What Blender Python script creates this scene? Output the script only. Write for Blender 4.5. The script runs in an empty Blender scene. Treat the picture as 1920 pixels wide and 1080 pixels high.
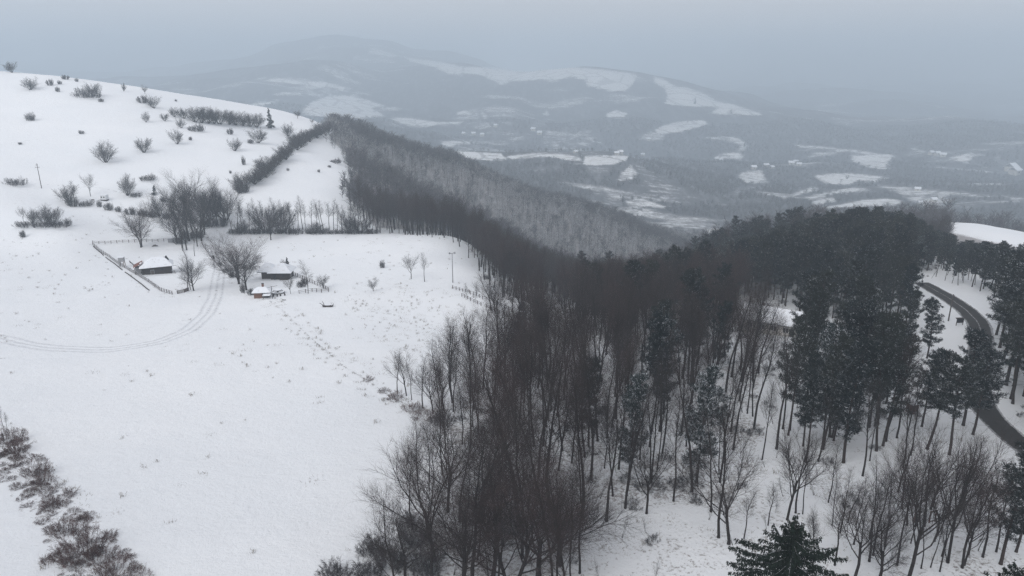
import bpy, bmesh, math, random
import numpy as np
from mathutils import Vector, Matrix, Euler

# ------------------------------------------------------------------ camera, sky, sun, exposure
SC = bpy.context.scene
TH = math.radians(17.5)
F_PX = 1350.0
CZ = 60.0
HAZE = 4.9e-4
cam_d = bpy.data.cameras.new('camera')
cam = bpy.data.objects.new('camera', cam_d)
SC.collection.objects.link(cam)
cam.location = (0, 0, CZ)
cam.rotation_euler = (math.pi / 2 - TH, 0, 0)
cam_d.sensor_width = 36.0
cam_d.lens = 36.0 * F_PX / 1920.0
cam_d.clip_start = 0.5
cam_d.clip_end = 60000
SC.camera = cam

W = bpy.data.worlds.new('World')
SC.world = W
W.use_nodes = True
wn, wl = W.node_tree.nodes, W.node_tree.links
wn.clear()
SUN_EL, SUN_ROT = math.radians(40), math.radians(215)
sky = wn.new('ShaderNodeTexSky')
sky.sky_type = 'NISHITA'
sky.sun_disc = False
sky.sun_elevation = SUN_EL
sky.sun_rotation = SUN_ROT
sky.dust_density = 4.0
hsv = wn.new('ShaderNodeHueSaturation')
hsv.inputs['Saturation'].default_value = 0.35
wl.new(sky.outputs[0], hsv.inputs['Color'])
mixs = wn.new('ShaderNodeMixRGB')          # an even overcast deck over the clear sky
mixs.inputs[0].default_value = 0.85
mixs.inputs[2].default_value = (7.5, 7.4, 7.65, 1)
wl.new(hsv.outputs[0], mixs.inputs[1])
bgn = wn.new('ShaderNodeBackground')
bgn.inputs[1].default_value = 0.10
wl.new(mixs.outputs[0], bgn.inputs[0])
wo = wn.new('ShaderNodeOutputWorld')
wl.new(bgn.outputs[0], wo.inputs[0])

sl = bpy.data.lights.new('sun', 'SUN')
sl.energy = 1.5
sl.angle = math.radians(40)
sl.color = (1.0, 0.97, 0.93)
so = bpy.data.objects.new('sun', sl)
SC.collection.objects.link(so)
so.rotation_euler = (math.radians(90) - SUN_EL, 0, math.radians(180) - SUN_ROT)
so.location = (0, 0, 300)

SC.view_settings.view_transform = 'Standard'
SC.view_settings.look = 'None'
SC.view_settings.gamma = 1
SC.view_settings.exposure = 0.10
SC.view_settings.use_curve_mapping = False
cy = SC.cycles
cy.volume_bounces = 1
cy.pixel_filter_type = 'BLACKMAN_HARRIS'
cy.filter_width = 1.5
cy.use_adaptive_sampling = False
cy.max_bounces = 6
cy.diffuse_bounces = 3
cy.transparent_max_bounces = 12
cy.use_denoising = True
cy.denoiser = 'OPENIMAGEDENOISE'
cy.denoising_input_passes = 'RGB_ALBEDO_NORMAL'
cy.denoising_prefilter = 'NONE'
try:
    cy.use_light_tree = True
except Exception:
    pass

rnd = random.Random(11)
nr = np.random.default_rng(5)

# ------------------------------------------------------------------ small helpers
COL = SC.collection
def tag(o, label=None, cat=None, group=None, kind=None):
    if label: o['label'] = label
    if cat: o['category'] = cat
    if group: o['group'] = group
    if kind: o['kind'] = kind
    return o

def empty(name, loc, rz=0.0, sc=1.0):
    o = bpy.data.objects.new(name, None)
    o.empty_display_size = 0.5
    COL.objects.link(o)
    o.location = loc
    o.rotation_euler = (0, 0, rz)
    o.scale = (sc, sc, sc) if not isinstance(sc, tuple) else sc
    return o

def link(name, me, parent=None, loc=None):
    o = bpy.data.objects.new(name, me)
    COL.objects.link(o)
    if parent: o.parent = parent
    if loc: o.location = loc
    return o

class MB:
    """collects faces, links them as one mesh"""
    def __init__(s):
        s.v = []; s.f = []; s.m = []
    def add(s, vs, fs, mi=0):
        b = len(s.v)
        s.v.extend([tuple(p) for p in vs])
        s.f.extend([tuple(i + b for i in f) for f in fs])
        s.m.extend([mi] * len(fs))
    def box(s, c, d, rz=0.0, mi=0, tilt=None):
        hx, hy, hz = d[0] / 2, d[1] / 2, d[2] / 2
        M = Matrix.Rotation(rz, 3, 'Z')
        if tilt: M = M @ Euler(tilt).to_matrix()
        vs = [Vector(c) + M @ Vector((x, y, z)) for x, y, z in
              ((-hx, -hy, -hz), (hx, -hy, -hz), (hx, hy, -hz), (-hx, hy, -hz),
               (-hx, -hy, hz), (hx, -hy, hz), (hx, hy, hz), (-hx, hy, hz))]
        s.add(vs, [(0, 3, 2, 1), (4, 5, 6, 7), (0, 1, 5, 4), (1, 2, 6, 5), (2, 3, 7, 6), (3, 0, 4, 7)], mi)
    def tube(s, p, q, r0, r1, n=6, mi=0, cap=True):
        p = Vector(p); q = Vector(q)
        d = (q - p)
        if d.length < 1e-6: return
        d.normalize()
        a = d.orthogonal().normalized(); b = d.cross(a)
        vs = []
        for c, r in ((p, r0), (q, r1)):
            for k in range(n):
                t = 2 * math.pi * k / n
                vs.append(c + (a * math.cos(t) + b * math.sin(t)) * r)
        fs = [(k, (k + 1) % n, n + (k + 1) % n, n + k) for k in range(n)]
        if cap: fs += [tuple(range(n - 1, -1, -1)), tuple(range(n, 2 * n))]
        s.add(vs, fs, mi)
    def mesh(s, name, mats, smooth=False):
        me = bpy.data.meshes.new(name)
        me.from_pydata(s.v, [], s.f)
        for m in (mats if isinstance(mats, (list, tuple)) else [mats]): me.materials.append(m)
        me.polygons.foreach_set('material_index', s.m)
        if smooth: me.polygons.foreach_set('use_smooth', [True] * len(s.f))
        me.update()
        return me
    def build(s, name, mats, parent=None, smooth=False):
        return link(name, s.mesh(name, mats, smooth), parent)

# ------------------------------------------------------------------ terrain
CT, ST = math.cos(TH), math.sin(TH)
def cp(u, v, Y):
    a = (u - 960) / F_PX; b = (540 - v) / F_PX
    t = Y / (b * ST + CT)
    return (a * t, Y, t * (b * CT - ST))
def pz(u, Y, z):
    return ((u - 960) / F_PX * (Y * CT - z * ST), Y, z)
def project(x, y, z):
    """world -> photograph pixel (1920 wide), z world"""
    zz = z - CZ
    dep = y * CT - zz * ST
    dep = np.where(np.abs(dep) < 1e-3, 1e-3, dep)
    return 960 + F_PX * x / dep, 540 - F_PX * (y * ST + zz * CT) / dep, dep

CPS = [cp(*t) for t in (
 (0,1080,62),(480,1080,62),(960,1080,62),(1400,1080,60),(1920,1080,58),
 (0,850,92),(480,850,92),(900,850,90),(1400,850,88),(1900,850,90),
 (0,700,127),(400,700,127),(800,700,126),(1300,700,122),(1700,700,119),
 (0,600,165),(400,600,170),(800,600,172),(1300,600,171),(1700,600,168),
 (250,520,222),(520,520,224),(800,530,215),(850,480,258),(700,440,301),(450,440,297),
 (300,455,276),(180,455,268),(0,450,260),(130,420,274),(130,390,304),(0,350,311),
 (330,400,312),(540,380,337),(600,300,415),(420,300,384),(200,290,366),(0,250,383),
 (0,200,426),(290,220,439),(450,240,471),(560,250,500),
 (0,135,500),(150,150,505),(300,172,515),(430,195,530),(540,215,545),(600,232,560),
 (870,450,285),(900,510,236),(960,560,197),
 (1760,545,195),(1830,600,162),(1850,650,140),(1850,750,112),(1920,850,91),
 (1600,350,1250),(1500,385,1080),(1700,400,1000),(1350,385,1100),(1200,385,1080),(1900,380,1100),
 (1620,330,1350),(1580,290,1850),(1490,275,1950),(1650,300,1750),(1820,290,1900),(1700,250,2500),
 (1900,250,2500),(1800,200,4200),(1800,160,7500),
 (870,290,1450),(1000,292,1450),(1160,293,1450),(1150,310,1350),(1120,335,1230),
 (830,268,1900),(1280,235,2500),(1200,260,2250),(1380,285,2050),(1155,215,2900),(1340,210,3000),
 (1290,185,3200),(1200,140,3600),(1080,126,3700),(960,125,3750),(870,122,3800),(1300,163,3500),
 (1350,190,3350),(1430,215,3000),(1000,200,3000),(1000,250,2300),(800,250,2300),(700,180,3000),
 (600,190,2500),(720,215,2300),(800,230,2200),(500,190,2700),(540,150,3300),
 (620,62,5500),(450,105,5400),(330,150,5200),(780,95,5400),(200,160,5200),(700,68,5500),(540,76,5500),
 (1560,205,3600),(1700,238,3300),
)] + [pz(*t) for t in (
 (-500,62,-50),(-500,130,-54),(-500,220,-58),(-500,330,-40),(-500,430,-10),(-500,520,5),(-500,700,-20),
 (0,650,-30),(150,650,-38),(300,660,-48),(430,680,-60),(540,700,-75),
 (0,950,-120),(300,950,-130),(540,950,-150),(0,1600,-190),(300,1600,-190),(600,1500,-190),
 (680,640,-62),(850,700,-98),(950,715,-125),(1130,700,-146),(1290,650,-172),(1400,640,-190),
 (850,850,-170),(1000,900,-200),(1200,880,-210),(680,800,-130),(620,760,-105),
 (800,560,-125),(900,560,-140),(1000,540,-150),(1150,500,-165),(700,560,-78),
 (690,520,-64),(750,460,-78),(817,450,-88),(867,430,-92),(927,400,-96),(983,365,-102),(1060,330,-104),
 (650,370,-64),(750,360,-76),(850,330,-82),(950,300,-88),(1000,260,-84),(1100,290,-98),(1200,310,-110),(1300,420,-140),
 (1100,225,-80),(1200,210,-73),(1080,205,-74),(1400,230,-74),(1500,250,-73),(1600,265,-70),(1750,265,-73),(1900,235,-67),
 (1500,400,-94),(1400,380,-92),(1300,360,-98),(1600,330,-88),(1800,420,-91),(1920,425,-99),(1850,330,-88),(2200,420,-110),
 (1400,520,-150),(1600,540,-150),(1800,560,-150),(1950,560,-155),(1300,500,-165),
 (1300,900,-215),(1500,800,-215),(1700,760,-212),(1900,800,-215),(1620,1550,-240),(900,1650,-215),(1050,1700,-215),(1160,1700,-222),
 (600,8000,-150),(1000,4900,-150),(1300,4500,-235),(1900,8000,-250),(1400,8000,-250),(0,8000,-150),
 (1000,9000,-230),(400,15000,-200),(1000,15000,-230),(1700,15000,-240),(-600,5000,-150),(-600,15000,-150),(2600,5000,-240),(2600,15000,-240),
 (2400,62,-50),(2400,130,-55),(2400,230,-65),(2600,1000,-200),(2600,2200,-230),(-600,1500,-150),(-600,2500,-170),
 (-1500,10,-48),(0,10,-49),(960,10,-49),(1900,10,-49),(3400,10,-49),
)]
CPS = np.array(CPS)
def warp(x, y):
    d = np.maximum(y, -20) + 60
    return np.stack([np.clip(x / d, -3, 3), np.log(d)], -1)
_cw = warp(CPS[:, 0], CPS[:, 1])
def _phi(r2): return np.sqrt(r2 + 0.03 ** 2)
_n = len(CPS)
_A = np.zeros((_n + 3, _n + 3))
_A[:_n, :_n] = _phi(((_cw[:, None] - _cw[None]) ** 2).sum(-1))
_A[:_n, _n] = 1; _A[:_n, _n + 1:] = _cw
_A[_n, :_n] = 1; _A[_n + 1:, :_n] = _cw.T
_sol = np.linalg.solve(_A, np.concatenate([CPS[:, 2], [0, 0, 0]]))
def base_h(x, y):
    sh = x.shape
    w = warp(x.ravel(), y.ravel())
    out = np.empty(len(w))
    for i in range(0, len(w), 20000):
        q = w[i:i + 20000]
        r2 = ((q[:, None, 0] - _cw[None, :, 0]) ** 2 + (q[:, None, 1] - _cw[None, :, 1]) ** 2)
        out[i:i + 20000] = _phi(r2) @ _sol[:_n] + _sol[_n] + q @ _sol[_n + 1:]
    return out.reshape(sh)

# lattice value noise in numpy
_perm = nr.random((256, 256))
def vnoise(x, y, s, seed=0):
    x = x / s + seed * 17.3; y = y / s + seed * 9.7
    xi = np.floor(x).astype(int); yi = np.floor(y).astype(int)
    fx = x - xi; fy = y - yi
    fx = fx * fx * (3 - 2 * fx); fy = fy * fy * (3 - 2 * fy)
    g = lambda a, b: _perm[a & 255, b & 255]
    return (g(xi, yi) * (1 - fx) * (1 - fy) + g(xi + 1, yi) * fx * (1 - fy) + g(xi, yi + 1) * (1 - fx) * fy + g(xi + 1, yi + 1) * fx * fy) - 0.5

def axis(fine_to, step, g, end):
    a = [0.0]
    while a[-1] < end:
        a.append(a[-1] + step + g * max(0, a[-1] - fine_to))
    return np.array(a)
_xa = axis(130, 1.5, 0.0195, 12500)
GX = np.concatenate([-_xa[::-1][:-1], _xa])
GY = np.concatenate([-axis(40, 4.0, 0.1, 500)[::-1][:-1], axis(230, 1.4, 0.013, 14800)])
XX, YY = np.meshgrid(GX, GY)
# the interpolation is run on every third line, then smoothed up
_sx = np.arange(0, len(GX), 3); _sy = np.arange(0, len(GY), 3)
if _sx[-1] != len(GX) - 1: _sx = np.append(_sx, len(GX) - 1)
if _sy[-1] != len(GY) - 1: _sy = np.append(_sy, len(GY) - 1)
_Hc = base_h(*np.meshgrid(GX[_sx], GY[_sy]))
_t = np.stack([np.interp(GX, GX[_sx], r) for r in _Hc])
ZZ = np.stack([np.interp(GY, GY[_sy], _t[:, j]) for j in range(len(GX))], 1)
for _ in range(3):
    ZZ[1:-1] = (ZZ[:-2] + 2 * ZZ[1:-1] + ZZ[2:]) / 4
    ZZ[:, 1:-1] = (ZZ[:, :-2] + 2 * ZZ[:, 1:-1] + ZZ[:, 2:]) / 4
_D = np.hypot(XX, YY)
_far = np.clip((_D - 500) / 1500, 0, 1)
ZZ += vnoise(XX, YY, 26, 1) * 0.7 + vnoise(XX, YY, 9, 2) * 0.34 + vnoise(XX, YY, 3.4, 8) * 0.12 * (_D < 300)
ZZ += _far * (vnoise(XX, YY, 520, 3) * 84 + vnoise(XX, YY, 210, 4) * 40 + vnoise(XX, YY, 80, 5) * 10)
ZZ += np.clip((_D - 3200) / 1500, 0, 1) * (vnoise(XX, YY, 900, 6) * 50) 
ZZ += CZ
def gz(x, y):
    x = np.asarray(x, float); y = np.asarray(y, float)
    i = np.clip(np.searchsorted(GX, x) - 1, 0, len(GX) - 2); j = np.clip(np.searchsorted(GY, y) - 1, 0, len(GY) - 2)
    fx = (x - GX[i]) / (GX[i + 1] - GX[i]); fy = (y - GY[j]) / (GY[j + 1] - GY[j])
    return (ZZ[j, i] * (1 - fx) + ZZ[j, i + 1] * fx) * (1 - fy) + (ZZ[j + 1, i] * (1 - fx) + ZZ[j + 1, i + 1] * fx) * fy
_RT = 30 * 1.006 ** np.arange(1000)
def hit(u, v):
    """ground point seen at photograph pixel (u, v)"""
    a = (u - 960) / F_PX; b = (540 - v) / F_PX
    dx, dy, dz = a, b * ST + CT, b * CT - ST
    z = CZ + dz * _RT - gz(dx * _RT, dy * _RT)
    k = np.argmax(z < 0)
    if not (z < 0).any(): k = len(_RT) - 1
    k = max(k, 1)
    t0, t1 = _RT[k - 1], _RT[k]
    f = z[k - 1] / (z[k - 1] - z[k] + 1e-9)
    t = t0 + (t1 - t0) * min(max(f, 0), 1)
    x, y = dx * t, dy * t
    return float(x), float(y), float(gz(x, y))
# ------------------------------------------------------------------ pixel-outlined land use, baked onto the terrain
def inpoly(px, py, poly):
    n = len(poly); ins = np.zeros(px.shape, bool)
    for i in range(n):
        x1, y1 = poly[i]; x2, y2 = poly[(i + 1) % n]
        c = ((y1 > py) != (y2 > py)) & (px < (x2 - x1) * (py - y1) / ((y2 - y1) + 1e-12) + x1)
        ins ^= c
    return ins
def sdist(px, py, poly, ky=1.0):
    d = np.full(px.shape, 1e9)
    n = len(poly)
    for i in range(n):
        x1, y1 = poly[i]; x2, y2 = poly[(i + 1) % n]
        vx, vy = x2 - x1, (y2 - y1)
        t = np.clip(((px - x1) * vx + (py - y1) * vy) / (vx * vx + vy * vy + 1e-9), 0, 1)
        d = np.minimum(d, np.hypot(px - x1 - t * vx, (py - y1 - t * vy) * ky))
    return np.where(inpoly(px, py, poly), d, -d)

FIELDS = [  # (strength, outline in photograph pixels) open snow fields on the far hills
 (1, [(478,147),(540,146),(612,154),(652,163),(650,170),(612,163),(600,168),(570,160),(480,152)]),
 (1, [(503,176),(540,172),(566,171),(567,179),(520,180)]), (1, [(572,172),(596,173),(596,180),(575,178)]),
 (1, [(560,212),(585,190),(618,178),(660,179),(690,186),(700,192),(730,198),(700,203),(726,219),(680,223),(600,219),(570,215)]),
 (.8, [(450,204),(480,190),(522,186),(525,192),(490,200),(495,212),(455,206)]),
 (1, [(724,220),(770,220),(820,228),(870,228),(862,234),(820,234),(800,240),(780,239),(750,231)]),
 (.8, [(653,173),(700,175),(706,178),(660,178)]),
 (.7, [(690,88),(712,91),(760,106),(730,109),(690,101)]), (.9, [(752,105),(820,114),(870,124),(868,143),(840,140),(820,129),(770,117)]),
 (1, [(856,210),(872,206),(889,213),(880,217),(857,216)]), (.7, [(895,204),(905,206),(917,217),(912,226),(902,220)]),
 (.3, [(912,224),(960,238),(965,246),(930,243)]), (.4, [(855,249),(890,249),(924,256),(900,260)]),
 (1, [(823,264),(850,263),(884,266),(882,271),(855,273),(842,277),(830,273)]),
 (1, [(850,282),(890,284),(940,287),(954,300),(920,302),(880,299),(865,291)]),
 (1, [(948,292),(1000,286),(1045,287),(1085,292),(1094,303),(1060,301),(1030,295),(990,296),(960,301)]),
 (1, [(1095,291),(1160,290),(1181,292),(1175,302),(1150,309),(1120,311),(1092,309)]),
 (.4, [(1090,310),(1152,311),(1140,324),(1130,333),(1122,344),(1105,327)]),
 (.8, [(1150,338),(1182,306),(1198,325),(1192,334),(1165,341)]), (.4, [(1186,303),(1215,320),(1252,333),(1230,338),(1203,336)]),
 (1, [(1224,242),(1260,229),(1320,223),(1330,232),(1310,240),(1270,249),(1235,252)]),
 (.7, [(1188,258),(1220,246),(1246,252),(1242,263),(1200,263)]),
 (.8, [(1320,255),(1380,256),(1397,264),(1403,275),(1395,285),(1380,284),(1387,272),(1360,264),(1322,261)]),
 (.8, [(1337,291),(1375,283),(1400,290),(1390,298),(1345,300)]),
 (1, [(1133,214),(1155,205),(1180,213),(1170,220),(1140,221)]),
 (.6, [(1063,259),(1085,246),(1117,240),(1108,251),(1070,263)]), (.5, [(1052,273),(1090,263),(1120,263),(1112,273),(1080,277)]),
 (.25, [(985,246),(1000,229),(1026,225),(1023,245),(1010,263),(985,259)]), (.9, [(1016,216),(1025,204),(1033,218)]),
 (1, [(868,125),(960,125),(1080,125),(1130,130),(1190,137),(1197,142),(1186,161),(1175,171),(1155,173),(1120,167),(1095,160),(1100,152),(1075,146),(1040,151),(990,152),(960,153),(940,161),(920,151),(900,141),(868,139)]),
 (1, [(1225,141),(1250,149),(1262,159),(1290,164),(1320,174),(1345,189),(1375,194),(1425,211),(1430,217),(1370,217),(1328,213),(1345,201),(1300,201),(1243,197),(1250,180),(1245,166),(1225,156)]),
 (.7, [(1170,375),(1200,371),(1230,379),(1257,388),(1240,392),(1215,389),(1195,393),(1172,385)]),
 (1, [(1522,327),(1550,324),(1590,323),(1640,328),(1677,334),(1650,339),(1640,343),(1610,341),(1595,348),(1548,347),(1530,335)]),
 (.9, [(1458,374),(1490,361),(1525,348),(1538,354),(1520,361),(1480,371)]),
 (.9, [(1506,369),(1560,358),(1600,350),(1624,353),(1610,359),(1570,364),(1540,371),(1512,376)]),
 (.9, [(1516,378),(1540,372),(1566,369),(1569,379),(1530,386)]),
 (1, [(1573,382),(1620,374),(1665,371),(1697,378),(1690,385),(1640,387),(1600,389),(1540,394),(1536,389)]),
 (.6, [(1638,345),(1690,349),(1712,351),(1760,355),(1830,362),(1902,367),(1860,371),(1780,369),(1792,378),(1770,387),(1740,391),(1700,374),(1680,363),(1650,353)]),
 (1, [(1484,270),(1540,274),(1600,280),(1679,291),(1670,299),(1600,286),(1560,281),(1500,277)]),
 (.85, [(1592,288),(1640,291),(1673,297),(1668,319),(1640,317),(1595,305)]), (.6, [(1503,298),(1530,285),(1582,284),(1570,291),(1530,295)]),
 (1, [(1784,294),(1820,284),(1856,291),(1820,297),(1820,306),(1793,304)]), (.8, [(1698,276),(1712,275),(1742,287),(1772,296),(1735,291),(1705,283)]),
 (.5, [(1838,278),(1900,275),(1907,280),(1850,283)]), (.3, [(1868,294),(1907,305),(1902,314),(1880,311)]),
 (.8, [(1383,326),(1400,319),(1430,317),(1434,330),(1442,343),(1400,346),(1386,336)]), (.35, [(1340,379),(1385,353),(1441,341),(1446,349),(1390,363)]),
 (.35, [(1338,379),(1440,374),(1440,382),(1343,385)]), (.5, [(1828,309),(1860,314),(1896,321),(1890,325),(1840,317)]),
 (.8, [(1883,366),(1922,371),(1922,377),(1888,373)]), (1, [(1323,430),(1345,427),(1360,431),(1354,437),(1325,438)]),
]
MEADOW_FAR = [(1788,412),(1850,414),(1925,440),(1925,458),(1850,442),(1786,426)]
UU, VV, DD = project(XX, YY, ZZ)
field = np.full(XX.shape, -1.0)
FT = YY > 740
for s_, poly in FIELDS:
    xs = [p[0] for p in poly]; ys = [p[1] for p in poly]
    m = FT & (UU > min(xs) - 14) & (UU < max(xs) + 14) & (VV > min(ys) - 9) & (VV < max(ys) + 9)
    if not m.any(): continue
    d = sdist(UU[m], VV[m], poly, 1.6)
    val = np.clip(d / 5.0, -1, 1)
    val = np.where(val > 0, np.minimum(val, 1) * s_ - (1 - s_) * 0.55, val)
    field[m] = np.maximum(field[m], val)
# the country outside the picture goes on as a patchwork of the same kind
semi = FT & (YY > 900) & (YY < 5200) & (field < -.5)
xr = XX[semi]; yr = YY[semi] + .25 * XX[semi]
field[semi] = np.maximum(field[semi], np.clip((vnoise(xr * .5, yr, 120, 51) + .7 * vnoise(xr * .45, yr, 48, 52) + .5 * vnoise(xr, yr, 400, 53)) * 3.4 - 1.0, -1, .25))
out = FT & ((UU < -15) | (UU > 1935))
field[out] = np.clip((vnoise(XX[out], YY[out], 260, 11) + 0.5 * vnoise(XX[out], YY[out], 90, 12)) * 4 - 0.6, -1, 1)
far_mask = np.clip((YY - 640) / 200, 0, 1)
# wooded ground of the near half (leaf litter under trees)
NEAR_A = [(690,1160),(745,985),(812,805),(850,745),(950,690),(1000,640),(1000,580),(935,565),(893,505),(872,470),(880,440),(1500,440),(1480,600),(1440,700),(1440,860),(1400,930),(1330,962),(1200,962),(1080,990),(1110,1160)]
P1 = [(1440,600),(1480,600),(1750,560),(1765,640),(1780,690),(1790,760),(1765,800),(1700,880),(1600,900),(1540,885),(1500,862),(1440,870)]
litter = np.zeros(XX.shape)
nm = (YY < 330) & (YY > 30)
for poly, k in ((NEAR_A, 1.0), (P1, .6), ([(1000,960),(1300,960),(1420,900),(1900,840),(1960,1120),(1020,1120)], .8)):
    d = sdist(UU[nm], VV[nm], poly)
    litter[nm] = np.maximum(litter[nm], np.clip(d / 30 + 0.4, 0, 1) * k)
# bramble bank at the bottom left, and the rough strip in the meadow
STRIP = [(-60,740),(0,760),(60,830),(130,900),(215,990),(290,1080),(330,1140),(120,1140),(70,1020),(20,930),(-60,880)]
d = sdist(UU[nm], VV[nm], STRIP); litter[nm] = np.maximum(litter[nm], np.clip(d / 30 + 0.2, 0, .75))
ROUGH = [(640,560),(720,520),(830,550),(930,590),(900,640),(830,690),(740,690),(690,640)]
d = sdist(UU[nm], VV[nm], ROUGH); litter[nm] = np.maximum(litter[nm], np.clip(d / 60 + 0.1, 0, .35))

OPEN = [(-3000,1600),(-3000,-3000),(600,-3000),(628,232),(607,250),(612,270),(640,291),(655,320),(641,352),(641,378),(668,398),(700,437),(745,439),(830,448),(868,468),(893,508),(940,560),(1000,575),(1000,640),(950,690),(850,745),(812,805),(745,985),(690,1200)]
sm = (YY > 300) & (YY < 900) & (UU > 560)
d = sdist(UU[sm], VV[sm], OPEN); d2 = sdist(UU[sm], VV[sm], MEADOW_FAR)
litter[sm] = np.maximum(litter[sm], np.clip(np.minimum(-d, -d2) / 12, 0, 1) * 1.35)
# ------------------------------------------------------------------ materials
def new_mat(name):
    m = bpy.data.materials.new(name); m.use_nodes = True
    return m, m.node_tree.nodes, m.node_tree.links, m.node_tree.nodes['Principled BSDF']
def noise_node(n, l, scale, detail=4, rough=.6, coord=None, out='Fac'):
    t = n.new('ShaderNodeTexNoise'); t.inputs['Scale'].default_value = scale
    t.inputs['Detail'].default_value = detail; t.inputs['Roughness'].default_value = rough
    if coord is not None: l.new(coord, t.inputs['Vector'])
    return t.outputs[out]
def ramp(n, l, fac, stops):
    r = n.new('ShaderNodeValToRGB')
    e = r.color_ramp.elements
    while len(e) < len(stops): e.new(0.5)
    for k, (p, c) in enumerate(stops):
        e[k].position = p; e[k].color = (*c, 1) if len(c) == 3 else c
    l.new(fac, r.inputs[0]); return r.outputs[0]
def mathn(n, l, op, a, b=None, clamp=False):
    m = n.new('ShaderNodeMath'); m.operation = op; m.use_clamp = clamp
    for i, q in enumerate((a, b)):
        if q is None: continue
        if isinstance(q, (int, float)): m.inputs[i].default_value = q
        else: l.new(q, m.inputs[i])
    return m.outputs[0]
def mixc(n, l, f, a, b):
    m = n.new('ShaderNodeMixRGB')
    for i, q in ((0, f), (1, a), (2, b)):
        if isinstance(q, (int, float)): m.inputs[i].default_value = q
        elif isinstance(q, tuple): m.inputs[i].default_value = (*q, 1)
        else: l.new(q, m.inputs[i])
    return m.outputs[0]

def simple(name, c, rough=.8, var=.25, scale=6.0, bump=.2):
    m, n, l, b = new_mat(name)
    tc = n.new('ShaderNodeTexCoord')
    f = noise_node(n, l, scale, 5, .65, tc.outputs['Object'])
    l.new(ramp(n, l, f, [(.3, tuple(x * (1 - var) for x in c)), (.7, tuple(min(1, x * (1 + var)) for x in c))]), b.inputs['Base Color'])
    b.inputs['Roughness'].default_value = rough
    b.inputs['Specular IOR Level'].default_value = .25
    if bump:
        bp = n.new('ShaderNodeBump'); bp.inputs['Strength'].default_value = bump; bp.inputs['Distance'].default_value = .03
        l.new(f, bp.inputs['Height']); l.new(bp.outputs[0], b.inputs['Normal'])
    return m

def snowy(name, c, amount=.3, lo=.25, var=.3, scale=1.5, rand=True, tint=None):
    """a plant or timber colour with snow lying on what faces up"""
    m, n, l, b = new_mat(name)
    g = n.new('ShaderNodeNewGeometry'); sx = n.new('ShaderNodeSeparateXYZ'); l.new(g.outputs['Normal'], sx.inputs[0])
    tc = n.new('ShaderNodeTexCoord'); oi = n.new('ShaderNodeObjectInfo')
    va = n.new('ShaderNodeVectorMath'); va.operation = 'ADD'; l.new(tc.outputs['Object'], va.inputs[0])
    cx = n.new('ShaderNodeCombineXYZ'); l.new(mathn(n, l, 'MULTIPLY', oi.outputs['Random'], 37.0), cx.inputs[0]); l.new(cx.outputs[0], va.inputs[1])
    f = noise_node(n, l, scale, 3, .6, va.outputs[0])
    col = ramp(n, l, f, [(.3, tuple(x * (1 - var) for x in c)), (.7, tuple(x * (1 + var) for x in c))])
    if tint:
        col = mixc(n, l, ramp(n, l, oi.outputs['Random'], [(.2, (0, 0, 0)), (.9, (1, 1, 1))]), col, tint)
    up = mathn(n, l, 'MULTIPLY', mathn(n, l, 'SUBTRACT', sx.outputs[2], lo, True), 2.2, True)
    f2 = noise_node(n, l, scale * 2.3, 3, .7, va.outputs[0])
    sn = mathn(n, l, 'MULTIPLY', up, mathn(n, l, 'MULTIPLY', mathn(n, l, 'SUBTRACT', f2, .62 - amount * .45), 6.0, True), True)
    col = mixc(n, l, sn, col, (.74, .78, .84))
    l.new(col, b.inputs['Base Color'])
    b.inputs['Roughness'].default_value = .9; b.inputs['Specular IOR Level'].default_value = .1
    return m

# snow-covered ground, with litter under the woods and forest floor on the far hills
M_GROUND, n, l, b = new_mat('snow_ground')
tc = n.new('ShaderNodeTexCoord'); OB = tc.outputs['Object']
af = n.new('ShaderNodeAttribute'); af.attribute_name = 'field'
am = n.new('ShaderNodeAttribute'); am.attribute_name = 'far'
al = n.new('ShaderNodeAttribute'); al.attribute_name = 'litter'
big = noise_node(n, l, .02, 4, .6, OB)
snow = ramp(n, l, big, [(.3, (.79, .82, .86)), (.7, (.85, .87, .90))])
fleck = noise_node(n, l, 2.2, 5, .75, OB)
patch = noise_node(n, l, .16, 4, .7, OB)
# sparse weed stubs everywhere
fl = mathn(n, l, 'MULTIPLY', mathn(n, l, 'SUBTRACT', fleck, .645), 12.0, True)
fl = mathn(n, l, 'MULTIPLY', fl, mathn(n, l, 'MULTIPLY', mathn(n, l, 'SUBTRACT', patch, .46), 5.0, True))
snow = mixc(n, l, mathn(n, l, 'MULTIPLY', fl, .6), snow, (.26, .23, .19))
# litter
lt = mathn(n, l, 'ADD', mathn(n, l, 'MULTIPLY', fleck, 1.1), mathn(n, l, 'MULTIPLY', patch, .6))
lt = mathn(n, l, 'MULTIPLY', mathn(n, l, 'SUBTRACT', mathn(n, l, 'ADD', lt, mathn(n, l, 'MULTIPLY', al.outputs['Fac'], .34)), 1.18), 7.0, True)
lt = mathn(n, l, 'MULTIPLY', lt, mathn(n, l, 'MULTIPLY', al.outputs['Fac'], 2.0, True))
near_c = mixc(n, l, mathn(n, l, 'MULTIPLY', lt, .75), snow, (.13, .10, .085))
near_c = mixc(n, l, mathn(n, l, 'MULTIPLY', mathn(n, l, 'SUBTRACT', al.outputs['Fac'], 1.0, True), 1.7, True), near_c, (.24, .23, .235))
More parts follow.
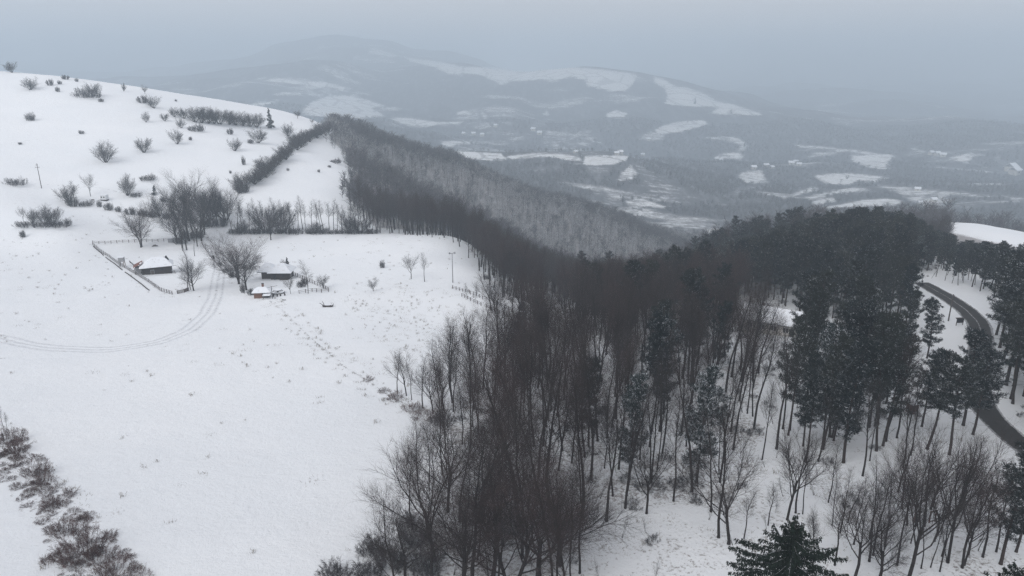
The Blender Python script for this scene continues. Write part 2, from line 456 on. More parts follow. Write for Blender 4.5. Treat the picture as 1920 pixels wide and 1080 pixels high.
# far hills
fn = noise_node(n, l, .022, 6, .75, OB); fn2 = noise_node(n, l, .10, 4, .8, OB)
vmap = n.new('ShaderNodeMapping'); vmap.inputs['Scale'].default_value = (1, .18, 1); l.new(OB, vmap.inputs[0])
fst = noise_node(n, l, .05, 5, .8, vmap.outputs[0])
fv = mathn(n, l, 'ADD', af.outputs['Fac'], mathn(n, l, 'MULTIPLY', mathn(n, l, 'SUBTRACT', fn, .5), 2.2))
fv = mathn(n, l, 'ADD', fv, mathn(n, l, 'MULTIPLY', mathn(n, l, 'SUBTRACT', fn2, .5), 1.9))
smap = n.new('ShaderNodeMapping'); smap.inputs['Scale'].default_value = (.16, 1, 1); smap.inputs['Rotation'].default_value = (0, 0, .12); l.new(OB, smap.inputs[0])
fs3 = noise_node(n, l, .045, 5, .8, smap.outputs[0])
fv = mathn(n, l, 'ADD', fv, mathn(n, l, 'MULTIPLY', mathn(n, l, 'SUBTRACT', fs3, .5), 2.4))
# hedgerows between the plots
vor = n.new('ShaderNodeTexVoronoi'); vor.feature = 'DISTANCE_TO_EDGE'; vor.inputs['Scale'].default_value = .0085; l.new(OB, vor.inputs['Vector'])
hedge = mathn(n, l, 'MULTIPLY', mathn(n, l, 'SUBTRACT', .055, mathn(n, l, 'ADD', vor.outputs['Distance'], mathn(n, l, 'MULTIPLY', mathn(n, l, 'SUBTRACT', fn2, .45), .12))), 40.0, True)
fmask = mathn(n, l, 'MULTIPLY', mathn(n, l, 'ADD', fv, .05), 1.15, True)
fmask = mathn(n, l, 'MULTIPLY', fmask, mathn(n, l, 'SUBTRACT', 1.0, mathn(n, l, 'MULTIPLY', hedge, .45)))
forest = ramp(n, l, fst, [(.30, (.055, .06, .065)), (.52, (.105, .11, .12)), (.74, (.26, .27, .29))])
fieldc = ramp(n, l, fn2, [(.3, (.55, .55, .54)), (.6, (.82, .84, .86))])
far_c = mixc(n, l, fmask, forest, fieldc)
colr = mixc(n, l, am.outputs['Fac'], near_c, far_c)
l.new(colr, b.inputs['Base Color'])
b.inputs['Roughness'].default_value = .95; b.inputs['Specular IOR Level'].default_value = .15
bp = n.new('ShaderNodeBump'); bp.inputs['Strength'].default_value = .8; bp.inputs['Distance'].default_value = .45
l.new(mathn(n, l, 'ADD', noise_node(n, l, .45, 7, .68, OB), mathn(n, l, 'MULTIPLY', fleck, .35)), bp.inputs['Height']); l.new(bp.outputs[0], b.inputs['Normal'])

M_SNOW = simple('snow', (.80, .83, .88), .9, .04, 2.0, .5)
M_RSNOW, n, l, b = new_mat('patchy_roof_snow')
tc = n.new('ShaderNodeTexCoord'); f = noise_node(n, l, .9, 6, .75, tc.outputs['Object'])
l.new(ramp(n, l, f, [(.56, (.78, .81, .86)), (.64, (.60, .61, .63)), (.72, (.24, .22, .21))]), b.inputs['Base Color']); b.inputs['Roughness'].default_value = .9
M_BARK = snowy('dark_bark', (.030, .025, .024), .1, .5, .35, 3.0)
M_TWIG = snowy('brown_twigs', (.088, .056, .053), .14, .35, .3, .5, tint=(.060, .047, .046))
M_TWIG_S = snowy('snow_dusted_twigs', (.19, .185, .19), .45, .15, .3, .3)
M_TWIG_G = snowy('grey_twigs', (.085, .082, .083), .28, .25, .3, .5)
M_TWIG_H = snowy('hill_twigs', (.075, .070, .074), .10, .45, .3, .5)
M_PBARK = snowy('pine_bark', (.042, .032, .029), .1, .5, .35, 3.0)
M_NEEDLE = snowy('pine_needles', (.008, .014, .016), .26, .42, .35, .6, tint=(.028, .033, .028))
M_NEEDLE_S = snowy('snow_dusted_needles', (.020, .031, .031), .42, .25, .3, .8)
M_SPRUCE = snowy('spruce_needles', (.012, .019, .014), .0, .6, .35, 1.2)
M_BRAMBLE = snowy('bramble_canes', (.12, .072, .066), .22, .35, .4, 1.5)
M_WEED = simple('dry_weeds', (.20, .17, .13), .9, .3, 3, 0)
M_WOOD = simple('weathered_wood', (.085, .072, .066), .85, .35, 5)
M_DWOOD = simple('dark_log_wall', (.050, .040, .038), .85, .4, 4)
M_RAIL = snowy('snow_topped_wood', (.11, .09, .085), .55, .5, .3, 3)
M_TILE = simple('red_roof_tiles', (.23, .12, .10), .8, .35, 4)
M_BRICK = simple('orange_brick', (.17, .095, .07), .85, .35, 5)
M_CONC = simple('grey_concrete', (.28, .28, .29), .8, .15, 2)
M_DARK = simple('dark_opening', (.015, .015, .018), .6, .1, 3, 0)
M_WHITE = simple('white_paint', (.70, .72, .74), .5, .05, 2, 0)
M_RED = simple('red_paint', (.45, .06, .05), .5, .1, 2, 0)
M_METAL = simple('grey_metal', (.25, .26, .27), .5, .1, 2, 0)
M_WALL = simple('pale_render', (.55, .53, .50), .85, .1, 1)

# road asphalt
M_ROAD, n, l, b = new_mat('wet_asphalt')
tc = n.new('ShaderNodeTexCoord'); f = noise_node(n, l, .5, 6, .7, tc.outputs['Object']); f2 = noise_node(n, l, 12, 3, .7, tc.outputs['Object'])
c0 = ramp(n, l, f, [(.3, (.022, .021, .022)), (.6, (.036, .034, .034)), (.8, (.07, .07, .073))])
l.new(mixc(n, l, mathn(n, l, 'MULTIPLY', f2, .3), c0, (.08, .075, .07)), b.inputs['Base Color'])
b.inputs['Roughness'].default_value = .8; b.inputs['Specular IOR Level'].default_value = .15
# ragged overlay strips: cross-wise attribute 'edge' 0 at rim, 1 in the middle
def overlay(name, c, thr, k, scale):
    m, n, l, b = new_mat(name)
    tc = n.new('ShaderNodeTexCoord'); at = n.new('ShaderNodeAttribute'); at.attribute_name = 'edge'
    f = noise_node(n, l, scale, 5, .75, tc.outputs['Object'])
    v = mathn(n, l, 'ADD', mathn(n, l, 'MULTIPLY', f, 1.5), at.outputs['Fac'])
    a = mathn(n, l, 'MULTIPLY', mathn(n, l, 'SUBTRACT', v, thr), k, True)
    b.inputs['Base Color'].default_value = (*c, 1); b.inputs['Roughness'].default_value = .9
    l.new(a, b.inputs['Alpha']); return m
M_TRACK = overlay('trodden_snow', (.64, .65, .68), .95, .38, .7)
M_SLUSH = overlay('road_slush', (.42, .43, .45), 1.25, 1.6, .9)
M_SOIL = overlay('bare_soil_showing_through', (.20, .18, .165), 1.72, 3.0, .8)
M_REDDIRT = simple('dark_red_timber', (.10, .05, .04), .85, .3, 5)

# ------------------------------------------------------------------ ground sheet
def grid_mesh(name, GXa, GYa, Z, attrs, mat):
    ny, nx = Z.shape
    co = np.empty((ny * nx, 3), np.float32)
    X_, Y_ = np.meshgrid(GXa, GYa)
    co[:, 0] = X_.ravel(); co[:, 1] = Y_.ravel(); co[:, 2] = Z.ravel()
    i = (np.arange(ny - 1)[:, None] * nx + np.arange(nx - 1)[None]).ravel()
    q = np.stack([i, i + 1, i + nx + 1, i + nx], 1).astype(np.int32)
    me = bpy.data.meshes.new(name)
    fast_fill(me, co, q)
    for k, a in attrs.items():
        at = me.attributes.new(k, 'FLOAT', 'POINT'); at.data.foreach_set('value', a.ravel().astype(np.float32))
    me.polygons.foreach_set('use_smooth', np.ones(len(q), bool))
    me.materials.append(mat)
    return me
def fast_fill(me, co, q):
    me.vertices.add(len(co)); me.vertices.foreach_set('co', np.ascontiguousarray(co, np.float32).ravel())
    k = q.shape[1]
    me.loops.add(q.size); me.loops.foreach_set('vertex_index', np.ascontiguousarray(q, np.int32).ravel())
    me.polygons.add(len(q)); me.polygons.foreach_set('loop_start', np.arange(0, q.size, k, dtype=np.int32))
    me.update(calc_edges=True)
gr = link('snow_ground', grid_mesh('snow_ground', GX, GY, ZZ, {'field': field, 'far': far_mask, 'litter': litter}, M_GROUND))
tag(gr, kind='structure')

def strip(name, pts, width, mat, lift=.03, rows=4, step=1.5, jit=0.0, cross=None):
    """a sheet along a world polyline, lying on the ground"""
    P = np.array(pts, float)
    seg = np.hypot(*np.diff(P[:, :2], axis=0).T); s = np.concatenate([[0], np.cumsum(seg)])
    t = np.arange(0, s[-1], step)
    # smooth the polyline
    x = np.interp(t, s, P[:, 0]); y = np.interp(t, s, P[:, 1])
    for _ in range(6):
        x[1:-1] = (x[:-2] + 2 * x[1:-1] + x[2:]) / 4; y[1:-1] = (y[:-2] + 2 * y[1:-1] + y[2:]) / 4
    dx, dy = np.gradient(x), np.gradient(y); L = np.hypot(dx, dy) + 1e-9
    nx_, ny_ = -dy / L, dx / L
    w = width * (1 + jit * vnoise(x, y, 8, 21)) if jit else np.full(len(x), width)
    o = np.linspace(-.5, .5, rows + 1)
    X_ = x[:, None] + nx_[:, None] * w[:, None] * o; Y_ = y[:, None] + ny_[:, None] * w[:, None] * o
    Z_ = gz(X_, Y_) + lift
    if cross is not None: Z_ = np.repeat(Z_.mean(1)[:, None], rows + 1, 1) * cross + Z_ * (1 - cross)
    nr_, nc = X_.shape
    i = (np.arange(nr_ - 1)[:, None] * nc + np.arange(nc - 1)[None]).ravel()
    q = np.stack([i, i + nc, i + nc + 1, i + 1], 1)
    me = bpy.data.meshes.new(name); fast_fill(me, np.stack([X_.ravel(), Y_.ravel(), Z_.ravel()], 1), q)
    at = me.attributes.new('edge', 'FLOAT', 'POINT')
    at.data.foreach_set('value', np.broadcast_to(1 - np.abs(o) * 2, X_.shape).ravel().astype(np.float32))
    me.polygons.foreach_set('use_smooth', np.ones(len(q), bool))
    me.materials.append(mat)
    ob = link(name, me); tag(ob, kind='structure'); return ob
def H(*uv): return [hit(u, v)[:2] for u, v in uv]

ROADPX = [(1725,530),(1757,547),(1785,563),(1812,582),(1830,600),(1838,616),(1840,635),(1839,660),(1834,690),(1830,720),(1838,752),(1856,782),(1888,812),(1935,850),(2010,910),(2110,1000),(2320,1150),(2700,1400)]
ROAD = H(*ROADPX)
strip('road', ROAD, 4.5, M_ROAD, .06, 8, 1.2)
strip('road_slush_line', ROAD[:7], .5, M_SLUSH, .10, 4, 1.0, .8)
for sgn in (-1, 1):
    R_ = np.array(ROAD); d_ = np.gradient(R_, axis=0); L_ = np.hypot(*d_.T)[:, None]
    off = np.stack([-d_[:, 1], d_[:, 0]], 1) / L_ * 2.15 * sgn
    strip('road_edge_slush', (R_ + off), 1.1, M_SLUSH, .09, 4, 1.0, .6)
for offs in (-.9, .9, 2.6):
    pts = H((402,470),(408,500),(402,530),(398,555),(380,590),(345,620),(290,642),(200,655),(90,650),(-40,625))
    R_ = np.array(pts); d_ = np.gradient(R_, axis=0); L_ = np.hypot(*d_.T)[:, None]
    strip('cart_track', R_ + np.stack([-d_[:, 1], d_[:, 0]], 1) / L_ * offs, 1.5, M_TRACK, .05, 4, 1.0, .5)
for pts, w in ((((500,560),(540,590),(590,640),(640,685),(690,715),(735,745),(790,772)), 4.5), (((560,455),(620,473),(680,490),(740,505)), 1.4),
               (((430,440),(470,448),(520,455),(570,458)), 1.6), (((640,560),(655,580),(680,600)), .9), (((-40,675),(20,672),(35,668)), 3.0),
               (((0,272),(60,262),(120,258),(190,247)), 1.5), (((0,462),(90,461),(170,458)), .9), (((0,568),(60,566),(130,565)), .8),
               (((85,345),(130,350),(190,352),(240,365)), 2.5), (((700,545),(740,545),(770,540)), .9)):
    strip('bare_soil_streak', H(*pts), w, M_SOIL, .05, 4, 1.0, .8)
# ------------------------------------------------------------------ plants
class Seg:
    """branch segments gathered per material slot, skinned as thin prisms"""
    def __init__(s): s.d = {}
    def add(s, slot, p, q, r0, r1): s.d.setdefault(slot, []).append((*p, *q, r0, r1))
def skin(segs, n, taper_tip=False):
    A = np.array(segs, float).reshape(-1, 8)
    p, q, r0, r1 = A[:, :3], A[:, 3:6], A[:, 6], A[:, 7]
    d = q - p; L = np.linalg.norm(d, axis=1, keepdims=True) + 1e-9; d = d / L
    h = np.where(np.abs(d[:, 2:3]) < .9, [[0, 0, 1.0]], [[1.0, 0, 0]])
    a = np.cross(d, h); a /= np.linalg.norm(a, axis=1, keepdims=True); b = np.cross(d, a)
    V = []
    for c, r in ((p, r0), (q, r1)):
        for k in range(n):
            t = 2 * math.pi * k / n
            V.append(c + (a * math.cos(t) + b * math.sin(t)) * r[:, None])
    V = np.stack(V, 1)
    N = len(A); base = (np.arange(N) * 2 * n)[:, None]
    F = np.concatenate([base + np.array([[k, (k + 1) % n, n + (k + 1) % n, n + k]]) for k in range(n)], 0)
    return V.reshape(-1, 3), F
def arr_mesh(name, parts, mats):
    """parts: list of (V, F(quads or tris), material index)"""
    me = bpy.data.meshes.new(name)
    co = np.concatenate([p[0] for p in parts]); off = 0; loops = []; starts = []; mi = []; ls = 0
    for V, F, m in parts:
        loops.append((F + off).ravel()); k = F.shape[1]
        starts.append(ls + np.arange(len(F)) * k); ls += F.size
        mi.append(np.full(len(F), m)); off += len(V)
    loops = np.concatenate(loops); starts = np.concatenate(starts); mi = np.concatenate(mi)
    me.vertices.add(len(co)); me.vertices.foreach_set('co', co.astype(np.float32).ravel())
    me.loops.add(len(loops)); me.loops.foreach_set('vertex_index', loops.astype(np.int32))
    me.polygons.add(len(starts)); me.polygons.foreach_set('loop_start', starts.astype(np.int32))
    for m in mats: me.materials.append(m)
    me.polygons.foreach_set('material_index', mi.astype(np.int32))
    me.update(calc_edges=True)
    return me

def rv(R): return Vector((R.gauss(0, 1), R.gauss(0, 1), R.gauss(0, 1)))
def limb(S, R, p, d, L, r, lvl, P):
    """one branch with its children; P: per-level settings"""
    n = P['pts'][lvl]; wob = P['wob'][lvl]; up = P['up'][lvl]
    pos = Vector(p); d = Vector(d).normalized(); last = lvl == P['last']
    slot = 'trunk' if lvl <= P.get('trunk_lvl', 0) else ('branch' if lvl < P['last'] else 'twig')
    st = L / n; pts = [(pos.copy(), d.copy(), r)]
    rt = r * P['tip'][lvl]
    for k in range(n):
        d = (d + rv(R) * wob + Vector((0, 0, up))).normalized()
        q = pos + d * st
        r0 = r + (rt - r) * k / n; r1 = r + (rt - r) * (k + 1) / n
        S.add(slot, pos, q, r0, r1)
        pos = q; pts.append((pos.copy(), d.copy(), r1))
    if last: return
    m = P['num'][lvl]; s0 = P['start'][lvl]
    m = max(1, int(m * (.8 + .4 * R.random())))
    az = R.random() * 6.28
    for i in range(m):
        t = s0 + (1 - s0) * (i + R.random() * .8) / m
        f = min(t * n, n - 1e-3); k = int(f); f -= k
        pp = pts[k][0].lerp(pts[k + 1][0], f); dd = pts[k + 1][1]; rr = pts[k][2] * (1 - f) + pts[k + 1][2] * f
        az += 2.4 + R.uniform(-.5, .5)
        side = dd.orthogonal().normalized(); side.rotate(Matrix.Rotation(az, 3, dd))
        an = P['ang'][lvl] * (1 - .35 * t) * R.uniform(.8, 1.2)
        nd = dd * math.cos(an) + side * math.sin(an)
        prof = P['prof'][lvl](t) if callable(P['prof'][lvl]) else 1
        cl = L * P['ratio'][lvl] * prof * R.uniform(.75, 1.2)
        limb(S, R, pp, nd, cl, min(rr * .75, max(rr * P['rr'][lvl], P['rmin'])), lvl + 1, P)

def BP(**k):
    d = dict(pts=[9, 4, 3, 1, 1], wob=[.065, .10, .12, .1, .1], up=[.03, .10, .06, .0, 0], num=[22, 6, 6, 4], start=[.38, .25, .15, .1],
             ang=[.85, .75, .7, .7], ratio=[.26, .48, .5, .5], prof=[lambda t: 1.15 - .75 * t, 1, 1, 1], rr=[.42, .5, .5, .5],
             tip=[.18, .25, .4, .35, .3], last=4, rmin=.012)
    d.update(k); return d
PROF = {
 'wood': BP(num=[29, 8, 7, 5], start=[.27, .2, .12, .1], ratio=[.34, .5, .52, .62], rr=[.34, .45, .5, .55], up=[.03, .16, .10, .05, 0], ang=[.8, .7, .65, .65], rmin=.016),
 'wood_thin': BP(num=[20, 7, 6, 4], start=[.38, .2, .12, .1], wob=[.05, .10, .12, .1, .1], ang=[.65, .6, .6, .6], ratio=[.28, .5, .52, .62], rr=[.36, .45, .5, .55], up=[.03, .14, .08, .03, 0], rmin=.014),
 'fan': BP(pts=[3, 6, 4, 2, 1], num=[8, 12, 8, 5], start=[.45, .15, .12, .1], ang=[.62, .6, .6, .6], ratio=[1.6, .40, .5, .6],
           prof=[lambda t: 1, lambda t: 1.15 - .7 * t, 1, 1], tip=[.8, .12, .3, .35, .3], rr=[.55, .32, .5, .55], up=[0, .09, .08, .03, 0], last=4, rmin=.019),
 'round': BP(pts=[3, 6, 4, 2, 1], num=[10, 13, 9, 8], start=[.25, .12, .12, .1], ang=[.88, .75, .65, .65], ratio=[1.75, .38, .5, .62],
             prof=[lambda t: .85 + .25 * t, lambda t: 1.15 - .7 * t, 1, 1], tip=[.7, .1, .3, .35, .3], rr=[.5, .32, .5, .55], up=[0, .10, .08, .02, 0], rmin=.021),
 'birch': BP(pts=[9, 4, 3, 2, 1], num=[30, 8, 6, 4], start=[.18, .2, .1, .1], ang=[.75, .7, .8, .6], ratio=[.26, .5, .5, .6], up=[.02, -.02, -.12, -.25, 0],
             prof=[lambda t: 1.1 - .7 * t, 1, 1, 1], rmin=.014),
 'shrub': BP(pts=[6, 3, 2, 1], num=[10, 7, 5], start=[.12, .12, .1], ang=[.6, .6, .6], ratio=[.36, .55, .65], last=3, rmin=.02, up=[.05, .06, .02, 0], rr=[.45, .55, .6], tip=[.3, .5, .5, .5]),
 'sapling': BP(pts=[6, 3, 1, 1], num=[12, 5, 3], start=[.25, .2, .1], ang=[.6, .6, .6], ratio=[.33, .45, .5], last=3, rmin=.01),
}
def prune(S, H_, fill=1.0):
    pass
def make_bare(seed, Hm, kind, stems=1, mats=None, spread=.12, rad=None, name='tree', trunk_n=7, scale_len=None):
    """returns (trunk mesh, crown mesh), unit: metres, standing on z = 0"""
    R = random.Random(seed); S = Seg(); P = PROF[kind]
    for k in range(stems):
        a = R.random() * 6.28; sp = spread * (R.uniform(.4, 1.3) if stems > 1 else R.random() * .25)
        if kind == 'shrub': sp = spread * R.uniform(.1, 1.9)
        d = Vector((math.cos(a) * sp, math.sin(a) * sp, 1))
        h = Hm * (1 if k == 0 else R.uniform(.7, .97))
        if kind in ('fan', 'round'): h *= .36
        if kind == 'shrub': h *= 1.08 / math.sqrt(1 + sp * sp)
        r = rad or Hm * .0105
        p = Vector((math.cos(a), math.sin(a), 0)) * (.12 * Hm * .12 if stems > 1 else 0) - Vector((0, 0, .5))
        S.add('trunk', p, p + d.normalized() * .9, r * 1.5, r)
        limb(S, R, p + d.normalized() * .9, d, h, r * (.8 if stems > 1 else 1), 0, P)
    tz = max(s[5] for l_ in S.d.values() for s in l_)
    k = Hm / tz
    def sc(V): return V * np.array([k, k, k])
    V, F = skin(S.d['trunk'], trunk_n)
    tm = arr_mesh('trunk', [(sc(V), F, 0)], [mats[0]])
    parts = []
    if 'branch' in S.d:
        V, F = skin(S.d['branch'], 4); parts.append((sc(V), F, 0))
    V, F = skin(S.d['twig'], 3); parts.append((sc(V), F, 1))
    cm = arr_mesh('crown', parts, mats)
    return tm, cm

def tufts(R, centers, dirs, n, L, w, up=.35):
    """needle bunches: n thin kites at each centre"""
    rg = np.random.default_rng(R.randrange(10 ** 6))
    C = np.repeat(np.array(centers), n, 0); D = np.repeat(np.array(dirs), n, 0)
    d = rg.normal(size=C.shape) * .75 + D * .8 + [0, 0, up]
    d /= np.linalg.norm(d, axis=1, keepdims=True)
    s = rg.normal(size=C.shape); s -= (s * d).sum(1, keepdims=True) * d; s /= np.linalg.norm(s, axis=1, keepdims=True)
    l_ = L * rg.uniform(.6, 1.3, (len(C), 1)); C = C + rg.normal(size=C.shape) * L * .25
    V = np.stack([C, C + d * l_ * .55 + s * w, C + d * l_, C + d * l_ * .55 - s * w], 1).reshape(-1, 3)
    F = np.arange(len(C) * 4).reshape(-1, 4)
    return V, F
def make_pine(seed, Hm, crown0=.45, width=.15, dens=1.0, needle=None, pointed=False, conical=False, lean=.02):
    R = random.Random(seed); S = Seg(); cs = []; ds = []
    n = 10; p = Vector((0, 0, -.5)); d = Vector((R.gauss(0, lean), R.gauss(0, lean), 1)).normalized(); r0 = Hm * .0115
    tr = [p.copy()]
    S.add('trunk', p, p + d * 1.0, r0 * 1.5, r0); p = p + d * 1.0; tr.append(p.copy())
    for k in range(n):
        d = (d + rv(R) * .03 + Vector((0, 0, .03))).normalized()
        q = p + d * ((Hm - 1) / n); S.add('trunk', p, q, r0 * (1 - .085 * k), r0 * (1 - .085 * (k + 1))); p = q; tr.append(p.copy())
    def at(t):
        f = t * (len(tr) - 1); k = min(int(f), len(tr) - 2); return tr[k].lerp(tr[k + 1], f - k)
    for k in range(10):                                     # dead stubs below the crown
        t = R.uniform(.15, crown0); a = R.random() * 6.28; L = R.uniform(.4, 1.6)
        q = at(t); S.add('branch', q, q + Vector((math.cos(a), math.sin(a), R.uniform(-.2, .3))) * L, .03, .01)
    wh = int(Hm * (1 - crown0) / .75)
    for w_ in range(wh):
        t = crown0 + (1 - crown0) * (w_ + .3 * R.random()) / wh
        f = (t - crown0) / (1 - crown0)
        if conical: Lb = Hm * width * (1.02 - f) * 1.25
        else: Lb = Hm * width * (.55 + .9 * math.sin(math.pi * min(1, .12 + f * .82)) ** .8 * (1 if f < .8 else 1 - (f - .8) * 2.2))
        for b_ in range(R.choice((4, 5, 6))):
            a = R.random() * 6.28; L = Lb * R.uniform(.40, 1.4)
            if R.random() < .20: continue
            el = (.15 + .55 * f) * R.uniform(.6, 1.2) if not conical else R.uniform(-.25, .1) + .5 * f * f
            dd = Vector((math.cos(a) * math.cos(el), math.sin(a) * math.cos(el), math.sin(el)))
            q = at(t); ns = 3; r = .02 + L * .014
            for s_ in range(ns):
                q2 = q + dd * (L / ns); S.add('branch', q, q2, r * (1 - .3 * s_), r * (1 - .3 * (s_ + 1)))
                m = int((2 + 3.2 * s_) * dens * (.6 + L / 3))
                for _ in range(m):
                    o = dd.cross(Vector((0, 0, 1))).normalized() * R.uniform(-.45, .45) * L * .8 * (.4 + .3 * s_)
                    c = q.lerp(q2, R.random()) + o + Vector((0, 0, R.uniform(-.12, .22)))
                    cs.append(tuple(c)); ds.append(tuple((dd + o * .3).normalized()))
                q = q2; dd = (dd + Vector((0, 0, .12 if not conical else -.05)) + rv(R) * .08).normalized()
        
    for _ in range(8):
        cs.append(tuple(at(1) + rv(R) * .2)); ds.append((0, 0, 1))
    V, F = skin(S.d['trunk'], 7); tm = arr_mesh('trunk', [(V, F, 0)], [M_PBARK])
    Vb, Fb = skin(S.d['branch'], 3)
    Vt, Ft = tufts(R, cs, ds, 11, .44, .046)
    cm = arr_mesh('crown', [(Vb, Fb, 0), (Vt, Ft, 1)], [M_PBARK, needle or M_NEEDLE])
    return tm, cm

def make_spruce(seed, Hm):
    """big near spruce: tiers of separate boughs, drooping then lifting, hung with short twigs"""
    R = random.Random(seed); S = Seg(); rg = np.random.default_rng(seed)
    S.add('trunk', (0, 0, -1), (0, 0, Hm), .28, .02)
    P0 = []; P1 = []
    z = Hm * .3
    while z < Hm - .25:
        dp = Hm - z; nb = 7 if dp > 1.5 else 5; a0 = R.random() * 6.28
        for k in range(nb):
            a = a0 + 6.28 * k / nb + R.uniform(-.25, .25); L = min(.75 + .86 * dp, 5.6) * R.uniform(.65, 1.2)
            lift = 1.3 if dp < .8 else .75
            d = Vector((math.cos(a), math.sin(a), lift - .1 * min(dp, 5)))
            p = Vector((0, 0, z + R.uniform(-.12, .12))); ns = max(3, int(L / .22))
            for s_ in range(ns):
                t_ = s_ / ns
                d = (d + Vector((0, 0, (-.06 if t_ < .6 else .05)))).normalized()
                q = p + d * (L / ns)
                S.add('branch', p, q, .035 * (1 - t_) + .008, .035 * (1 - (s_ + 1) / ns) + .006)
                side = d.cross(Vector((0, 0, 1))).normalized(); w_ = .20 * (1.15 - t_) * min(1, L / 2) + .05
                for h in range(7):
                    c = p.lerp(q, R.random()); sg = R.choice((-1, 1))
                    e = c + side * sg * w_ * R.uniform(.3, 1) + d * w_ * R.uniform(.3, .8) + Vector((0, 0, -R.uniform(.06, .55) * (1.1 - .5 * t_)))
                    P0.append(tuple(c)); P1.append(tuple(e))
                p = q
        z += .50 if dp > 2 else .34
    P0 = np.array(P0); P1 = np.array(P1)
    k = 4; T = np.repeat(np.linspace(.1, 1, k)[None], len(P0), 0).ravel()[:, None]
    A = np.repeat(P0, k, 0); B = np.repeat(P1, k, 0); C = A + (B - A) * T
    d = (B - A); d /= np.linalg.norm(d, axis=1, keepdims=True) + 1e-9
    d = d * .9 + rg.normal(size=d.shape) * .35 + [0, 0, -.3]; d /= np.linalg.norm(d, axis=1, keepdims=True)
    s = rg.normal(size=d.shape); s -= (s * d).sum(1, keepdims=True) * d; s /= np.linalg.norm(s, axis=1, keepdims=True)
    l_ = rg.uniform(.12, .28, (len(C), 1)); w = .042
    V = np.stack([C, C + d * l_ * .5 + s * w, C + d * l_, C + d * l_ * .5 - s * w], 1).reshape(-1, 3)
    F = np.arange(len(C) * 4).reshape(-1, 4)
    Vt, Ft = skin(S.d['trunk'], 8); Vb, Fb = skin(S.d['branch'], 3)
    return arr_mesh('trunk', [(Vt, Ft, 0)], [M_PBARK]), arr_mesh('crown', [(Vb, Fb, 0), (V, F, 1)], [M_RAILB, M_SPRUCE])
M_RAILB = snowy('snow_lined_boughs', (.02, .02, .016), .35, .25, .3, 3)

def make_bush(seed, Hm, Wm, mat=None, n=60, dens=1.0, arch=0.0, r0=.018):
    """low many-stemmed shrub with a domed outline; one mesh"""
    R = random.Random(seed); S = Seg(); lob = [R.uniform(.7, 1.15) for _ in range(7)]
    for k in range(n):
        a = R.random() * 6.28; rho = math.sqrt(R.random()); lb = lob[int(a / 6.29 * 7)]
        p = Vector((math.cos(a), math.sin(a), 0)) * rho * Wm * .40 * lb; p.z = -.1
        d = Vector((math.cos(a) * rho * R.uniform(.2, 1.0), math.sin(a) * rho * R.uniform(.2, 1.0), 1)).normalized()
        L = Hm * (.35 + .65 * math.sqrt(max(0, 1 - rho * rho))) * R.uniform(.7, 1.1) * lb; m = 4; r = r0
        for s_ in range(m):
            d = (d + rv(R) * .15 + Vector((0, 0, .06 - arch))).normalized(); q = p + d * (L / m)
            S.add('b', p, q, r * (1 - .15 * s_), r * (1 - .15 * (s_ + 1)))
            for c in range(int((3 + 2 * s_) * dens)):
                dd = (d + rv(R) * .6).normalized(); e = p.lerp(q, R.random()); LL = max(.25, L * .22) * R.uniform(.5, 1.2)
                e2 = e + dd * LL; S.add('t', e, e2, r * .65, r * .5)
                for g in range(3):
                    d3 = (dd + rv(R) * .6).normalized(); e3 = e.lerp(e2, R.uniform(.3, 1)); S.add('t', e3, e3 + d3 * LL * .6, r * .5, r * .35)
            p = q
    V, F = skin(S.d['b'], 3); V2, F2 = skin(S.d['t'], 3)
    return arr_mesh('shrub', [(V, F, 0), (V2, F2, 1)], [M_BARK, mat or M_TWIG_H])
def make_far(seed, Hm, thick=1.0, n=34, wide=.36, conif=False, mat=None):
    """distant woodland tree: a stem and a spray of coarse upright sprigs"""
    R = random.Random(seed); S = Seg()
    S.add('t', (0, 0, -1), (0, 0, Hm * .7), .12 * thick, .05)
    for k in range(n):
        t = R.uniform(.10, .85); a = R.random() * 6.28; L = Hm * R.uniform(.14, .30) * (1.2 - .5 * abs(t - .5))
        p = Vector((0, 0, Hm * t)); e = wide * (1.1 - t * .6)
        d = Vector((math.cos(a) * e * 2.2, math.sin(a) * e * 2.2, .9)).normalized()
        if conif: d = Vector((math.cos(a), math.sin(a), -.15)).normalized(); L = Hm * .22 * (1.15 - t); 
        q = p + d * L; S.add('c', p, q, .10 * thick, .03 * thick)
        for g in range(4):
            dd = (d + rv(R) * .4 + Vector((0, 0, .2))).normalized(); c = p.lerp(q, R.uniform(.3, 1)); S.add('c', c, c + dd * L * .55, .055 * thick, .02 * thick)
    V, F = skin(S.d['t'], 4); V2, F2 = skin(S.d['c'], 3)
    return arr_mesh('far_tree', [(V, F, 0), (V2, F2, 1)], [M_BARK, M_NEEDLE if conif else (mat or M_FAR)])
M_FAR = snowy('far_twigs', (.095, .092, .098), .18, .35, .35, .3, tint=(.14, .14, .15))

